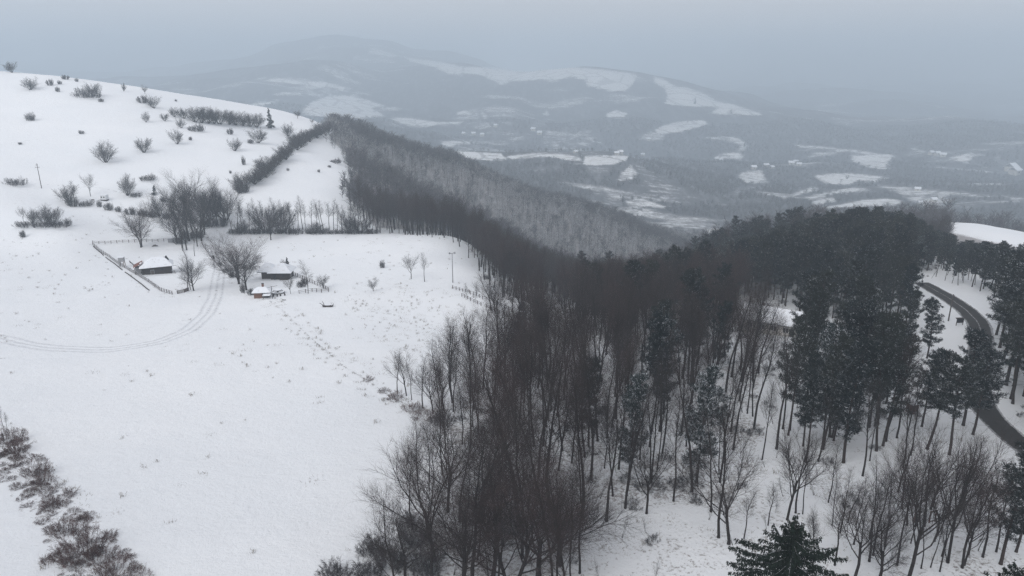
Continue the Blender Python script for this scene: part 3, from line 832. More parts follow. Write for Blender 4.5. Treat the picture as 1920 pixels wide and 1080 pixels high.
# ---- masters (built once, mesh data shared by every copy)
DEC = [make_bare(100 + i, 16, 'wood', mats=[M_BARK, M_TWIG]) for i in range(4)]
DEC += [make_bare(120 + i, 17, 'wood_thin', mats=[M_BARK, M_TWIG]) for i in range(3)]
DECG = [make_bare(140 + i, 14, 'wood_thin', mats=[M_BARK, M_TWIG_G]) for i in range(3)]
FAN = [make_bare(160 + i, 13, 'fan', mats=[M_BARK, M_TWIG], stems=1) for i in range(3)]
BIG = [make_bare(180 + i, 18, 'round', stems=2, mats=[M_BARK, M_TWIG], spread=.25, rad=.24) for i in range(2)]
ROUND = [make_bare(200 + i, 12, 'round', mats=[M_BARK, M_TWIG_H], rad=.2) for i in range(2)]
BIRCH = [make_bare(220, 11, 'birch', mats=[M_BARK, M_TWIG_H], rad=.1)]
MULTI = [make_bare(240 + i, 9, 'shrub', stems=19, mats=[M_BARK, M_TWIG_H], spread=.46, rad=.075) for i in range(4)]
ELM = [make_bare(250 + i, 15, 'fan', mats=[M_BARK, M_TWIG_H], rad=.13) for i in range(2)]
TALLH = [make_bare(260 + i, 13, 'wood_thin', stems=1, mats=[M_BARK, M_TWIG_H], rad=.13) for i in range(2)]
PINE = [make_pine(300 + i, 19, (.28, .40, .36, .50, .45, .32)[i], (.095, .11, .115, .10, .115, .09)[i]) for i in range(6)]
PINES = [make_pine(320 + i, 16, .25, .10, needle=M_NEEDLE_S) for i in range(2)]
CONE = [make_pine(340 + i, 12, .06, .17, 1.3, conical=True) for i in range(2)]
SPR = make_spruce(7, 21)
BUSH = [make_bush(400 + i, 3.4, 4.5, n=75) for i in range(3)]
BUSHW = [make_bush(410 + i, 2.8, 9.0, n=120, dens=.8, r0=.02) for i in range(2)]
BRAM = [make_bush(420 + i, 2.2, 5.0, M_BRAMBLE, n=75, arch=.22, dens=1.0, r0=.010) for i in range(3)]
FARM = [make_far(440 + i, 13 - i, .85) for i in range(5)]
FARS = [make_far(460 + i, 13, .8, 22, mat=M_TWIG_S) for i in range(3)]
UNDER = make_bush(470, 1.5, 2.2, M_TWIG_G, n=24, r0=.011)
FARC = [make_far(450 + i, 13, 1.5, 40, conif=True) for i in range(1)]
# ------------------------------------------------------------------ buildings and yard things
def place(name, u, v, rz, label, cat, group=None, dz=0.0, sc=1.0):
    x, y, z = hit(u, v)
    t = empty(name, (x, y, z + dz), rz, sc)
    return tag(t, label, cat, group)
def hip(mb, w, d, z0, rise, ridge, th=.25, cx=0, cy=0, mi=0, over=0.0, ox=0):
    """hipped slab: eaves w x d at z0, ridge of given length"""
    x0, x1, y0, y1 = cx - w / 2, cx + w / 2, cy - d / 2, cy + d / 2
    r0, r1 = cx + ox - ridge / 2, cx + ox + ridge / 2
    v = [(x0, y0, z0), (x1, y0, z0), (x1, y1, z0), (x0, y1, z0), (x0, y0, z0 + th), (x1, y0, z0 + th), (x1, y1, z0 + th), (x0, y1, z0 + th), (r0, cy, z0 + th + rise), (r1, cy, z0 + th + rise)]
    mb.add(v, [(3, 2, 1, 0), (0, 1, 5, 4), (1, 2, 6, 5), (2, 3, 7, 6), (3, 0, 4, 7), (4, 5, 9, 8), (5, 6, 9), (6, 7, 8, 9), (7, 4, 8)], mi)
def part(parent, name, mat, fn, label=None):
    m = MB(); fn(m); o = m.build(name, mat, parent)
    if label: o['label'] = label
    return o
def soft_roof(parent, name, w, d, z0, rise, ridge, th=.25, cx=0, cy=0, ox=0, mat=None):
    """snow lying on a roof: subdivided so the surface is slightly uneven and rounded at the rim"""
    bm = bmesh.new(); m = MB(); hip(m, w, d, z0, rise, ridge, th, cx, cy, 0, 0, ox)
    vs = [bm.verts.new(p) for p in m.v]
    for f in m.f: bm.faces.new([vs[i] for i in f])
    bmesh.ops.bevel(bm, geom=[e for e in bm.edges], offset=.05, segments=1, affect='EDGES')
    bmesh.ops.subdivide_edges(bm, edges=[e for e in bm.edges if e.calc_length() > .8], cuts=4, use_grid_fill=True)
    R = random.Random(int(w * 100))
    for v_ in bm.verts: v_.co.z += R.uniform(-.02, .02)
    me = bpy.data.meshes.new(name); bm.to_mesh(me); bm.free(); me.materials.append(mat or M_RSNOW)
    return link(name, me, parent)
def log_walls(t, w, d, h, mat, cx=0, cy=0, z0=-.4, step=.24, skip_front=None):
    def f(m):
        k = 0; z = z0
        while z < h:
            o = .03 * math.sin(k * 12.9)
            m.box((cx, cy - d / 2 + .1 + o * .4, z + step / 2), (w + .3, .2, step * .86)); m.box((cx, cy + d / 2 - .1, z + step / 2), (w + .3, .2, step * .86))
            m.box((cx - w / 2 + .1, cy, z + step / 2 + .02), (.19, d + .28, step * .82)); m.box((cx + w / 2 - .1, cy, z + step / 2 + .02), (.19, d + .28, step * .82))
            z += step; k += 1
        m.box((cx, cy, (h + z0) / 2), (w - .35, d - .35, h - z0 - .05))
    return part(t, 'log_wall', mat, f)
def gable_snow(m, w, d, z0, rise, th, cx=0, cy=0):
    x0, x1 = cx - w / 2, cx + w / 2
    v = []
    for x in (x0, x1):
        v += [(x, cy - d / 2, z0), (x, cy - d / 2, z0 + th), (x, cy, z0 + rise + th), (x, cy + d / 2, z0 + th), (x, cy + d / 2, z0), (x, cy, z0 + rise)]
    m.add(v, [(0, 1, 2, 5), (5, 2, 3, 4), (6, 11, 8, 7), (11, 10, 9, 8), (1, 7, 8, 2), (2, 8, 9, 3), (0, 6, 7, 1), (3, 9, 10, 4), (0, 5, 11, 6), (5, 4, 10, 11)])

# --- long log cabin inside the left paddock
t = place('log_cabin', 295, 514, math.radians(24), 'dark log cabin with snow covered hipped roof inside the left paddock', 'cabin', 'log cabins of the hamlet')
log_walls(t, 8.6, 5.6, 2.6, M_DWOOD, cy=2.8)
soft_roof(t, 'roof', 10.2, 7.4, 2.5, 2.5, 3.6, .16, 0, 2.8, .7)
part(t, 'eaves', M_DWOOD, lambda m: m.box((0, 2.8, 2.46), (10.0, 7.2, .10)))
g = part(t, 'gablet', M_DARK, lambda m: m.add([(2.5, 1.5, 3.9), (3.9, 1.5, 3.6), (3.9, 3.6, 3.9), (2.3, 3.6, 4.3), (3.3, 2.6, 5.5)], [(0, 1, 4), (1, 2, 4), (2, 3, 4), (3, 0, 4), (3, 2, 1, 0)]))
part(t, 'gablet_roof', M_SNOW, lambda m: m.box((3.6, 2.9, 5.45), (1.5, .8, .14), 0, 0, (0, .1, 0)))
d_ = part(t, 'door', M_WOOD, lambda m: m.box((-1.3, -.06, .6), (.9, .10, 1.7)))
part(d_, 'frame', M_METAL, lambda m: (m.box((-1.3, -.04, .7), (1.15, .10, 1.9))))
part(t, 'window', M_DARK, lambda m: m.box((1.6, -.05, 1.5), (.7, .1, .6)))
part(t, 'bench', M_RAIL, lambda m: (m.box((4.9, .3, .45), (.9, .4, .1)), m.box((4.6, .3, .2), (.1, .35, .45)), m.box((5.2, .3, .2), (.1, .35, .45))))
part(t, 'gutter', M_METAL, lambda m: m.tube((4.0, -.95, 2.45), (5.9, -.95, 2.6), .08, .08, 6))
# tiled lean-to at its left end, built on
r_ = part(t, 'tiled_porch_roof', M_TILE, lambda m: [m.box((-6.7 + .27 * i, 3.2, 2.62 + .12 * i), (.25, 3.9, .06), 0, 0, (0, -.4, 0)) for i in range(10)])
def tl(m):
    for i in range(10):
        for j in range(10):
            m.tube((-6.85 + .27 * i, 1.35 + .40 * j, 2.62 + .12 * i), (-6.55 + .27 * i, 1.35 + .40 * j, 2.76 + .12 * i), .11, .11, 5)
part(t, 'roof_tiles', M_TILE, tl)['kind'] = 'stuff'
part(t, 'porch_snow', M_SNOW, lambda m: m.box((-4.5, 1.9, 3.72), (.7, 1.3, .12), .2, 0, (0, -.4, 0)))
for (px_, py_) in ((-6.5, 1.5), (-6.5, 4.9)):
    part(t, 'post', M_WOOD, lambda m, a=px_, b_=py_: m.box((a, b_, .95), (.16, .16, 2.9)))
part(t, 'porch_wall', M_CONC, lambda m: m.box((-5.6, 3.3, 1.0), (1.6, 2.6, 2.6)))
# --- second cabin, right of the big bare tree
t = place('log_cabin', 517, 524, math.radians(2), 'dark log cabin with two joined snowy roofs right of the big bare trees', 'cabin', 'log cabins of the hamlet')
log_walls(t, 5.6, 5.2, 2.3, M_DWOOD, cx=1.5, cy=2.4)
part(t, 'wall', M_DWOOD, lambda m: m.box((-2.9, 3.2, .95), (3.6, 4.2, 2.7)), 'plain dark side room')
soft_roof(t, 'roof', 7.6, 7.0, 2.25, 2.3, 1.6, .26, 1.5, 2.4)
soft_roof(t, 'roof', 5.6, 6.2, 2.30, 2.1, 1.4, .26, -3.2, 3.4)
part(t, 'door', M_DARK, lambda m: m.box((-.1, -.25, .8), (.9, .10, 1.8)))
part(t, 'window', M_DARK, lambda m: m.box((2.6, -.25, 1.3), (.7, .10, .6)))
part(t, 'threshold', M_WOOD, lambda m: m.box((2.8, -.75, .15), (2.6, .7, .25)))
part(t, 'brace', M_WOOD, lambda m: m.tube((-.2, -.9, .1), (.9, -.5, 2.1), .06, .06, 5))
part(t, 'post', M_CONC, lambda m: m.box((5.0, -.2, 1.0), (.14, .14, 2.5)))
part(t, 'eaves', M_DWOOD, lambda m: (m.box((1.5, 2.4, 2.2), (7.3, 6.7, .09)), m.box((-3.3, 3.4, 2.16), (5.2, 5.9, .09))))
# --- small brick hut
t = place('brick_hut', 491, 559, math.radians(8), 'small hut with orange brick front, snowy roof and chimney below the second cabin', 'hut')
part(t, 'brick_wall', M_BRICK, lambda m: m.box((-1.0, 1.3, .65), (2.2, 2.6, 2.1)))
part(t, 'plank_wall', M_DWOOD, lambda m: [m.box((.2 + .28 * i, .12 + .02 * (i % 2), .6), (.26, .12, 2.0)) for i in range(7)] + [m.box((1.1, 1.4, .6), (1.9, 2.2, 1.9))])
soft_roof(t, 'roof', 5.2, 4.0, 1.7, 1.15, 2.0, .18, 0, 1.3)
c_ = part(t, 'chimney', M_BRICK, lambda m: m.box((.3, 1.5, 3.2), (.55, .55, 1.3)))
part(c_, 'cap', M_DARK, lambda m: m.box((.3, 1.5, 3.9), (.65, .65, .10)))
part(t, 'canopy', M_SNOW, lambda m: m.box((1.6, -.9, 1.25), (2.1, 1.5, .12), 0, 0, (.12, 0, 0)))
for px_ in (.7, 2.5): part(t, 'post', M_WOOD, lambda m, a=px_: m.box((a, -1.5, .5), (.1, .1, 1.6)))
part(t, 'door', M_DARK, lambda m: m.box((1.3, -.02, .5), (.8, .10, 1.5)))
# lamp post by the hut, with arm
t = place('lamp_post', 511, 560, math.radians(10), 'thin dark post with slanting arm standing at the corner of the brick hut', 'lamp post')
part(t, 'pole', M_DWOOD, lambda m: m.tube((0, 0, -.3), (0, 0, 3.7), .10, .08, 7))
part(t, 'arm', M_WOOD, lambda m: m.tube((-1.2, 0, 3.3), (1.7, 0, 3.8), .05, .05, 6))
# round two-tier table
t = place('round_table', 521, 550, 0, 'round snow covered table with ring bench right of the brick hut', 'table')
def disc(m, r, z, h, n=24): m.tube((0, 0, z), (0, 0, z + h), r, r, n)
part(t, 'table_top', M_DWOOD, lambda m: disc(m, 1.15, .95, .12)); part(t, 'snow_cap', M_SNOW, lambda m: disc(m, 1.08, 1.07, .16))
def ring(m, r0, r1, z, h, n=28):
    vs = []; fs = []
    for k in range(n):
        a = 2 * math.pi * k / n
        for r, zz in ((r0, z), (r1, z), (r1, z + h), (r0, z + h)): vs.append((r * math.cos(a), r * math.sin(a), zz))
    for k in range(n):
        b0, b1 = k * 4, ((k + 1) % n) * 4
        for q in range(4): fs.append((b0 + q, b0 + (q + 1) % 4, b1 + (q + 1) % 4, b1 + q))
    m.add(vs, fs)
part(t, 'ring_bench', M_DWOOD, lambda m: ring(m, 1.45, 2.05, .40, .14)); part(t, 'bench_snow', M_SNOW, lambda m: ring(m, 1.48, 2.0, .54, .12))
for k in range(6): part(t, 'leg', M_DWOOD, lambda m, k=k: m.tube((1.75 * math.cos(k), 1.75 * math.sin(k), -.2), (1.75 * math.cos(k), 1.75 * math.sin(k), .42), .09, .09, 6))
part(t, 'pedestal', M_DWOOD, lambda m: m.tube((0, 0, -.2), (0, 0, .95), .3, .25, 8))
for k, (u, v, w_) in enumerate(((513, 556, 'nearest the hut post, leftmost of the row'), (520, 556, 'second from the left in the row'), (526, 555, 'third from the left in the row'), (534, 554, 'rightmost and slimmest of the row'))):
    t = place('stump_seat', u, v, k, 'dark wooden stump seat %s' % w_, 'stump', 'stump seats in front of the round table')
    part(t, 'stump', M_DWOOD, lambda m: (m.tube((0, 0, -.2), (0, 0, .5), .26, .2, 9)))
    part(t, 'backrest', M_DWOOD, lambda m: m.tube((0, .1, .5), (0, .14, .95), .15, .07, 7))
t = place('plank', 533, 563, .2, 'short dark plank lying in the snow below the stump seats', 'plank'); part(t, 'board', M_DWOOD, lambda m: m.box((0, 0, .08), (1.0, .3, .12), 0, 0, (.1, .1, 0)))
t = place('plank', 453, 545, .5, 'short dark log lying left of the big bare trees', 'log'); part(t, 'log', M_DWOOD, lambda m: m.tube((-.5, 0, .15), (.5, .1, .25), .16, .14, 7))
# hay cart
t = place('farm_cart', 615, 575, math.radians(3), 'small dark wooden farm cart half buried alone in the open snow', 'cart')
part(t, 'bed', M_DWOOD, lambda m: [m.box((0, -.4 + .2 * i, .38), (3.0 - .15 * abs(i - 2), .18, .10)) for i in range(5)] + [m.box((0, -.5, .22), (2.7, .12, .24)), m.box((0, .5, .22), (2.7, .12, .24))])
part(t, 'shaft', M_DWOOD, lambda m: m.tube((-1.2, 0, .4), (-2.2, 0, 1.1), .09, .06, 6))
part(t, 'prop', M_DWOOD, lambda m: m.tube((-1.0, .3, .4), (-1.5, .3, 1.5), .10, .05, 6))
for x_ in (.9, 1.4): part(t, 'upright', M_DWOOD, lambda m, x_=x_: m.tube((x_, .4, .4), (x_ - .1, .45, 1.0), .06, .04, 5))
for s_ in (-.8, .8): part(t, 'wheel', M_DWOOD, lambda m, s_=s_: m.tube((s_, -.62, .25), (s_, -.55, .25), .38, .38, 12))
part(t, 'snow_load', M_SNOW, lambda m: m.box((.1, .05, .48), (2.2, .7, .14)))
# box on stilts beside the left fence
t = place('feeding_tower', 230, 501, math.radians(12), 'grey box on four tall red brown legs beside the left fence', 'tower')
part(t, 'box', M_CONC, lambda m: m.box((0, 0, 2.85), (1.7, 1.6, 1.5))); part(t, 'snow_cap', M_SNOW, lambda m: m.box((0, 0, 3.68), (1.9, 1.8, .14)))
for sx_ in (-1, 1):
    for sy_ in (-1, 1): part(t, 'leg', M_BRICK if sx_ > 0 else M_WOOD, lambda m: m.tube((sx_ * .9, sy_ * .85, -.3), (sx_ * .65, sy_ * .6, 2.1), .12, .12, 6))
t = place('stone_hut', 320, 455, .2, 'small pale concrete block hut at the top corner of the paddock fence', 'hut')
part(t, 'walls', M_CONC, lambda m: m.box((0, .8, .7), (1.9, 1.6, 2.0))); part(t, 'roof', M_SNOW, lambda m: m.box((0, .8, 1.78), (2.1, 1.8, .15))); part(t, 'door', M_METAL, lambda m: m.box((.3, -.03, .6), (.6, .06, 1.3)))
t = place('log_pile', 291, 462, .1, 'low pile of grey sticks and logs behind the forked tree in the paddock', 'log pile')
for i in range(7): part(t, 'log', M_CONC if i % 2 else M_WOOD, lambda m, i=i: m.tube((-1.1 + .1 * i, -.4 + .15 * (i % 4), .15 + .22 * (i // 3)), (1.2 - .15 * i, -.3 + .15 * (i % 4), .3 + .2 * (i // 3)), .12, .1, 6))
t = place('caravan', 194, 377, math.radians(-8), 'small white caravan with two dark windows among bushes on the left hillside', 'caravan')
def cv(m): m.box((0, 1.0, 1.55), (2.6, 2.0, 1.9))
b_ = part(t, 'body', M_WHITE, cv)
part(t, 'skirt', M_DWOOD, lambda m: m.box((0, 1.0, .3), (2.65, 2.05, .6)))
for x_ in (-.7, .5):
    w_ = part(t, 'window', M_DARK, lambda m, x_=x_: m.box((x_, -.03, 1.7), (.5, .08, .5)))
    part(w_, 'frame', M_METAL, lambda m, x_=x_: (m.box((x_, -.02, 1.7), (.62, .06, .62))))
part(t, 'roof_snow', M_SNOW, lambda m: m.box((0, 1.0, 2.58), (2.5, 1.9, .14))); part(t, 'door', M_CONC, lambda m: m.box((-1.33, 1, 1.3), (.06, .7, 1.5)))
t = place('bench', 174, 378, .1, 'small snow covered bench left of the white caravan', 'bench')
part(t, 'seat', M_RAIL, lambda m: m.box((0, 0, .45), (1.4, .4, .08))); part(t, 'backrest', M_RAIL, lambda m: m.box((0, .22, .8), (1.4, .06, .4)))
for x_ in (-.55, .55): part(t, 'leg', M_WOOD, lambda m, x_=x_: m.box((x_, 0, .15), (.1, .35, .6)))
# --- long building in the wood on the right
t = place('forest_lodge', 1440, 628, math.radians(-30), 'long low building with broad snowy roof hidden among the trees right of centre', 'building')
part(t, 'wall', M_WALL, lambda m: m.box((0, 3.6, 1.3), (11.5, 6.6, 3.6)))
part(t, 'roof', M_RSNOW, lambda m: gable_snow(m, 13.0, 8.6, 3.0, 2.3, .25, 0, 3.6))
part(t, 'eaves', M_DWOOD, lambda m: gable_snow(m, 12.8, 8.4, 2.88, 2.25, .10, 0, 3.6))
for i in range(4):
    w_ = part(t, 'window', M_DARK, lambda m, i=i: m.box((-4.2 + 2.6 * i, .27, 1.7), (1.1, .08, 1.1)))
    part(w_, 'frame', M_WHITE, lambda m, i=i: (m.box((-4.2 + 2.6 * i, .24, 2.28), (1.2, .08, .08)), m.box((-4.2 + 2.6 * i, .24, 1.12), (1.2, .08, .08)), m.box((-4.2 + 2.6 * i, .22, 1.7), (.07, .07, 1.1))))
part(t, 'door', M_DWOOD, lambda m: m.box((4.9, .27, 1.1), (1.0, .08, 2.1)))
c_ = part(t, 'chimney', M_BRICK, lambda m: m.box((-2.5, 4.2, 5.6), (.6, .6, 1.2))); part(c_, 'cap', M_SNOW, lambda m: m.box((-2.5, 4.2, 6.25), (.7, .7, .12)))
# --- info board on the verge
t = place('notice_board', 1799, 610, math.radians(6), 'dark notice board on two legs on the snowy verge inside the road bend', 'notice board')
part(t, 'panel', M_DARK, lambda m: m.box((0, 0, 1.15), (1.7, .08, .95)))
part(t, 'roof', M_DWOOD, lambda m: (m.box((0, .12, 1.76), (2.3, .35, .06), 0, 0, (.5, 0, 0)), m.box((0, -.14, 1.76), (2.3, .35, .06), 0, 0, (-.5, 0, 0))))
for x_ in (-.8, .8): part(t, 'leg', M_WOOD, lambda m, x_=x_: m.box((x_, .08, .75), (.12, .12, 2.1)))
part(t, 'crossbar', M_WOOD, lambda m: m.box((0, .1, .62), (1.7, .08, .10)))
# --- small things between the trees
t = place('brick_shelter', 1716, 778, .3, 'small red brown shelter with pale steps seen between leaning pine trunks', 'shelter', sc=.75)
part(t, 'wall', M_REDDIRT, lambda m: m.box((0, 1, 1.2), (1.7, 1.6, 2.2))); part(t, 'roof', M_SNOW, lambda m: m.box((0, 1, 2.4), (2.1, 2.0, .2)))
for i in range(4): part(t, 'step', M_CONC, lambda m, i=i: m.box((.2, -.1 - .3 * i, .62 - .2 * i), (1.3, .3, .16)))
t = place('red_bench', 1602, 712, .05, 'tiny red seat on dark ends in a snow gap among the pines', 'bench')
part(t, 'seat', M_RED, lambda m: m.box((0, 0, .5), (1.1, .4, .12)))
for x_ in (-.65, .65): part(t, 'armrest', M_DARK, lambda m, x_=x_: m.box((x_, 0, .35), (.12, .45, .7)))
for (u, v, w_, lab) in ((1717, 980, .6, 'leftmost upright of the red brown play frame, behind the leaning bare tree'), (1747, 979, .8, 'narrow red brown timber frame like a doorway in the lower right clearing'), (1772, 972, .9, 'rightmost timber frame of the play area beside the tall slim tree')):
    t = place('play_frame', u, v, .3, lab, 'play frame', 'timber play frames in the lower right clearing')
    for s_ in (-1, 1): part(t, 'post', M_REDDIRT if u < 1760 else M_WOOD, lambda m, s_=s_: m.box((s_ * w_ / 2, 0, .6), (.12, .12, 1.7)))
    part(t, 'crossbar', M_REDDIRT if u < 1760 else M_WOOD, lambda m: m.box((0, 0, 1.42), (w_ + .3, .1, .1)))
    part(t, 'lower_bar', M_WOOD, lambda m: m.box((0, 0, .15), (w_, .08, .1)))
t = place('balance_beam', 1760, 977, .25, 'thin timber beam joining two play frames in the lower right clearing', 'beam')
part(t, 'beam', M_WOOD, lambda m: m.box((0, 0, .35), (1.2, .12, .12)))
for x_ in (-.5, .5): part(t, 'leg', M_WOOD, lambda m, x_=x_: m.box((x_, 0, .1), (.1, .1, .5)))

# --- poles
def pole(u, v, H_, label, arms, lean=0, name='utility_pole', wood=True):
    t = place(name, u, v, 0, label, 'pole')
    m_ = M_WOOD if wood else M_CONC
    part(t, 'shaft', m_, lambda m: m.tube((0, 0, -.5), (lean, 0, H_), .17, .11, 8))
    for (z, w_, rz) in arms:
        part(t, 'crossarm', m_, lambda m: m.box((lean * z / H_, -.14, z), (w_, .12, .14), rz))
        for s_ in (-1, 1): part(t, 'insulator', M_METAL, lambda m: m.tube((lean + s_ * w_ * .42, -.14, z + .07), (lean + s_ * w_ * .42, -.14, z + .32), .07, .05, 6))
    return t
pole(78, 353, 11.0, 'slim wooden utility pole with cross arm alone on the left snow slope', ((9.3, 1.9, 0), (10.3, .8, 0)))
t = pole(849, 530, 9.6, 'pale floodlight pole with two lamp heads at the right edge of the meadow', (), 0, 'floodlight_pole', False)
part(t, 'bracket', M_CONC, lambda m: m.box((0, 0, 9.6), (1.7, .12, .12), .4))
for s_ in (-1, 1): part(t, 'lamp_head', M_METAL, lambda m, s_=s_: m.box((s_ * .75, s_ * .3, 9.65), (.55, .4, .35), .4, 0, (.3, 0, 0)))
pole(1778, 602, 6.8, 'slender grey pole on the verge left of the notice board', ((6.4, .7, .5),))
pole(1436, 452, 10.5, 'distant thin pole by the bend of white road on the brown ridge', ((9.6, 1.2, 0),))
# --- timber edging left of the paddock and fences
def fence(name, px, label, h=1.15, bay=2.0, rails=2, cat='fence', mat=None, group=None, pickets=False):
    P = np.array([hit(u, v)[:2] for u, v in px]); s = np.concatenate([[0], np.cumsum(np.hypot(*np.diff(P, axis=0).T))])
    n = max(1, int(round(s[-1] / bay))); q = np.linspace(0, s[-1], n + 1)
    X = np.interp(q, s, P[:, 0]); Y = np.interp(q, s, P[:, 1]); Z = gz(X, Y)
    t = empty(name, (X[0], Y[0], Z[0])); tag(t, label, cat, group); mat = mat or M_RAIL
    o = Vector((X[0], Y[0], Z[0])); R = random.Random(n)
    pm = MB(); pm.box((0, 0, h / 2 - .15), (.16, .16, h + .3)); pme = pm.mesh('post', mat)
    for k in range(n + 1):
        p = Vector((X[k], Y[k], Z[k])) - o
        c = link('post', pme, t, p); c.rotation_euler = (R.gauss(0, .03), R.gauss(0, .03), R.random()); c.scale.z = R.uniform(.92, 1.1)
        if k < n:
            p2 = Vector((X[k + 1], Y[k + 1], Z[k + 1])) - o
            if pickets:
                m = MB(); L_ = (p2 - p).length; nn = int(L_ / .22)
                for i in range(nn): c_ = p.lerp(p2, (i + .5) / nn); m.box((c_.x, c_.y, c_.z + h * .45), (.14, .05, h * .95), math.atan2(p2.y - p.y, p2.x - p.x))
                m.build('picket_panel', mat, t)
            for r in range(rails):
                z = h * (.92 - .42 * r); dz = R.gauss(0, .03)
                m = MB(); m.tube(p + Vector((0, -.10, z + dz)), p2 + Vector((0, -.10, z - dz)), .065, .055, 5); m.build('rail', mat, t)
    return t
fence('post_and_rail_fence', [(174, 457), (230, 455), (300, 453), (318, 452)], 'snow topped post and rail fence along the far side of the left paddock', group='paddock fences')
fence('post_and_rail_fence', [(174, 459), (205, 482), (240, 506), (280, 530), (302, 546), (323, 552)], 'long post and rail fence slanting down the near left side of the paddock', bay=1.6, rails=3, group='paddock fences')
fence('post_and_rail_fence', [(341, 466), (350, 485), (353, 505), (352, 545)], 'curving fence between the paddock and the snowy lane', group='paddock fences')
fence('wooden_gate', [(333, 551), (344, 549), (354, 545)], 'low picket gate section beside the twin bare trees at the paddock entrance', 1.1, 1.9, 1, 'gate', pickets=True)
fence('lane_fence', [(378, 457), (392, 478), (405, 495), (418, 508), (434, 520)], 'dark fence along the right side of the lane towards the big bare trees', 1.0, 2.2, 2)
fence('post_and_rail_fence', [(541, 512), (560, 520), (590, 533), (616, 545)], 'post and rail fence running down right from the second cabin', 1.2, 2.0, 3, group='fences round the second cabin')
fence('post_and_rail_fence', [(616, 547), (600, 549), (588, 546), (561, 551)], 'short fence below the birch closing the second cabin yard', 1.1, 2.0, 2, group='fences round the second cabin')
fence('yard_fence', [(440, 500), (465, 504), (488, 506)], 'dark fence glimpsed behind the big bare trees left of the second cabin', 1.3, 1.8, 3, mat=M_WOOD)
fence('post_and_rail_fence', [(849, 541), (862, 545), (880, 550)], 'short fence stub just below the floodlight pole', 1.0, 1.9, 2, group='meadow edge fences')
fence('post_and_rail_fence', [(866, 556), (884, 565), (902, 573)], 'near fence piece running under the two birches at the meadow edge', 1.0, 1.9, 2, group='meadow edge fences')
fence('post_and_rail_fence', [(882, 552), (905, 561), (935, 573), (960, 585)], 'long far fence behind the twin trees at the meadow edge', 1.1, 1.9, 2, group='meadow edge fences')
fence('post_and_rail_fence', [(912, 577), (930, 586), (955, 594)], 'fence piece at the foot of the twin trees by the meadow edge', 1.0, 1.9, 2, group='meadow edge fences')
P_ = [(175, 462), (190, 475), (215, 495), (245, 518), (280, 545)]
Q = [hit(u, v) for u, v in P_]
Qx = np.interp(np.linspace(0, 4, 25), range(5), [q[0] for q in Q]); Qy = np.interp(np.linspace(0, 4, 25), range(5), [q[1] for q in Q])
t = empty('timber_edging', (Qx[0], Qy[0], gz(Qx[0], Qy[0]))); tag(t, 'low dark line of logs lying parallel outside the left paddock fence', 'log edging')
o_ = Vector(t.location); R = random.Random(3)
for k in range(24):
    if k in (7, 15): continue
    a = Vector((Qx[k], Qy[k], float(gz(Qx[k], Qy[k])) + .12)) - o_; b2 = Vector((Qx[k + 1], Qy[k + 1], float(gz(Qx[k + 1], Qy[k + 1])) + .12)) - o_
    m = MB(); m.tube(a, a.lerp(b2, .97), .17, .15, 6); m.build('log', M_DWOOD, t)
t = place('timber_wall', 251, 496, 0, 'short dark slanting timber lying between the left cabin and the fence', 'timber')
a = Vector(hit(243, 492)); b2 = Vector(hit(268, 515)); o_ = Vector(t.location)
part(t, 'beam', M_DWOOD, lambda m: m.tube(a - o_ + Vector((0, 0, .5)), b2 - o_ + Vector((0, 0, .4)), .16, .16, 6))
for f_ in (.05, .5, .95): part(t, 'post', M_DWOOD, lambda m: m.tube(a.lerp(b2, f_) - o_ + Vector((0, 0, -.3)), a.lerp(b2, f_) - o_ + Vector((0, 0, .5)), .1, .1, 6))

# --- far farmhouses
FH = [(1163, 289, 1, 'tiny pale farmhouse on the right tip of the long white ridge field'), (1156, 290, .8, 'tiny barn just left of the farmhouse on the ridge tip'), (1079, 287, .7, 'tiny house behind the left end of the flat ridge field'),
      (1216, 263, 1, 'hazy farmhouse below the pale patch left of the oval field'), (1205, 292, 1, 'white house in the trees right of the ridge field'), (1343, 300, .9, 'leftmost small house below the round hazy clearing'), (1352, 302, .9, 'second small house below the round hazy clearing'),
      (1413, 317, 1.1, 'snowy roof above the small hilltop clearing, left of the pair'), (1436, 313, 1.1, 'snowy roof above the small hilltop clearing, right of the pair'), (1447, 316, .9, 'small roof among trees right of the hilltop clearing'),
      (1484, 309, 1.2, 'left snowy roof of the hamlet in the dark valley wood'), (1492, 306, 1.1, 'upper snowy roof of the hamlet in the dark valley wood'), (1498, 311, 1, 'right snowy roof of the hamlet in the dark valley wood'),
      (1746, 290, 1.3, 'first house left of the curved white field on the right'), (1757, 291, 1.3, 'second house left of the curved white field on the right'), (1768, 294, 1.3, 'third house left of the curved white field on the right'),
      (1895, 321, 2.4, 'long pale roofed shed near the right edge, upper one'), (1902, 327, 2.2, 'long pale roofed shed near the right edge, lower one'), (1726, 386, 1.0, 'snowy farm roof just above the pine tops'), (1750, 378, .9, 'small roof in the hedged fields above the pine tops'),
      (1720, 358, .9, 'little red brown barn in the hedged fields'), (870, 253, 1.2, 'leftmost roof in the pale village line left of centre'), (888, 253, 1.2, 'middle roof in the pale village line left of centre'), (905, 255, 1.2, 'right roof in the pale village line left of centre'),
      (1000, 245, 1.3, 'upper pale roof in the hazy speckled village'), (1012, 252, 1.3, 'lower pale roof in the hazy speckled village'), (930, 238, 1.2, 'roof in the hazy village between the two white patches')]
_fh = None
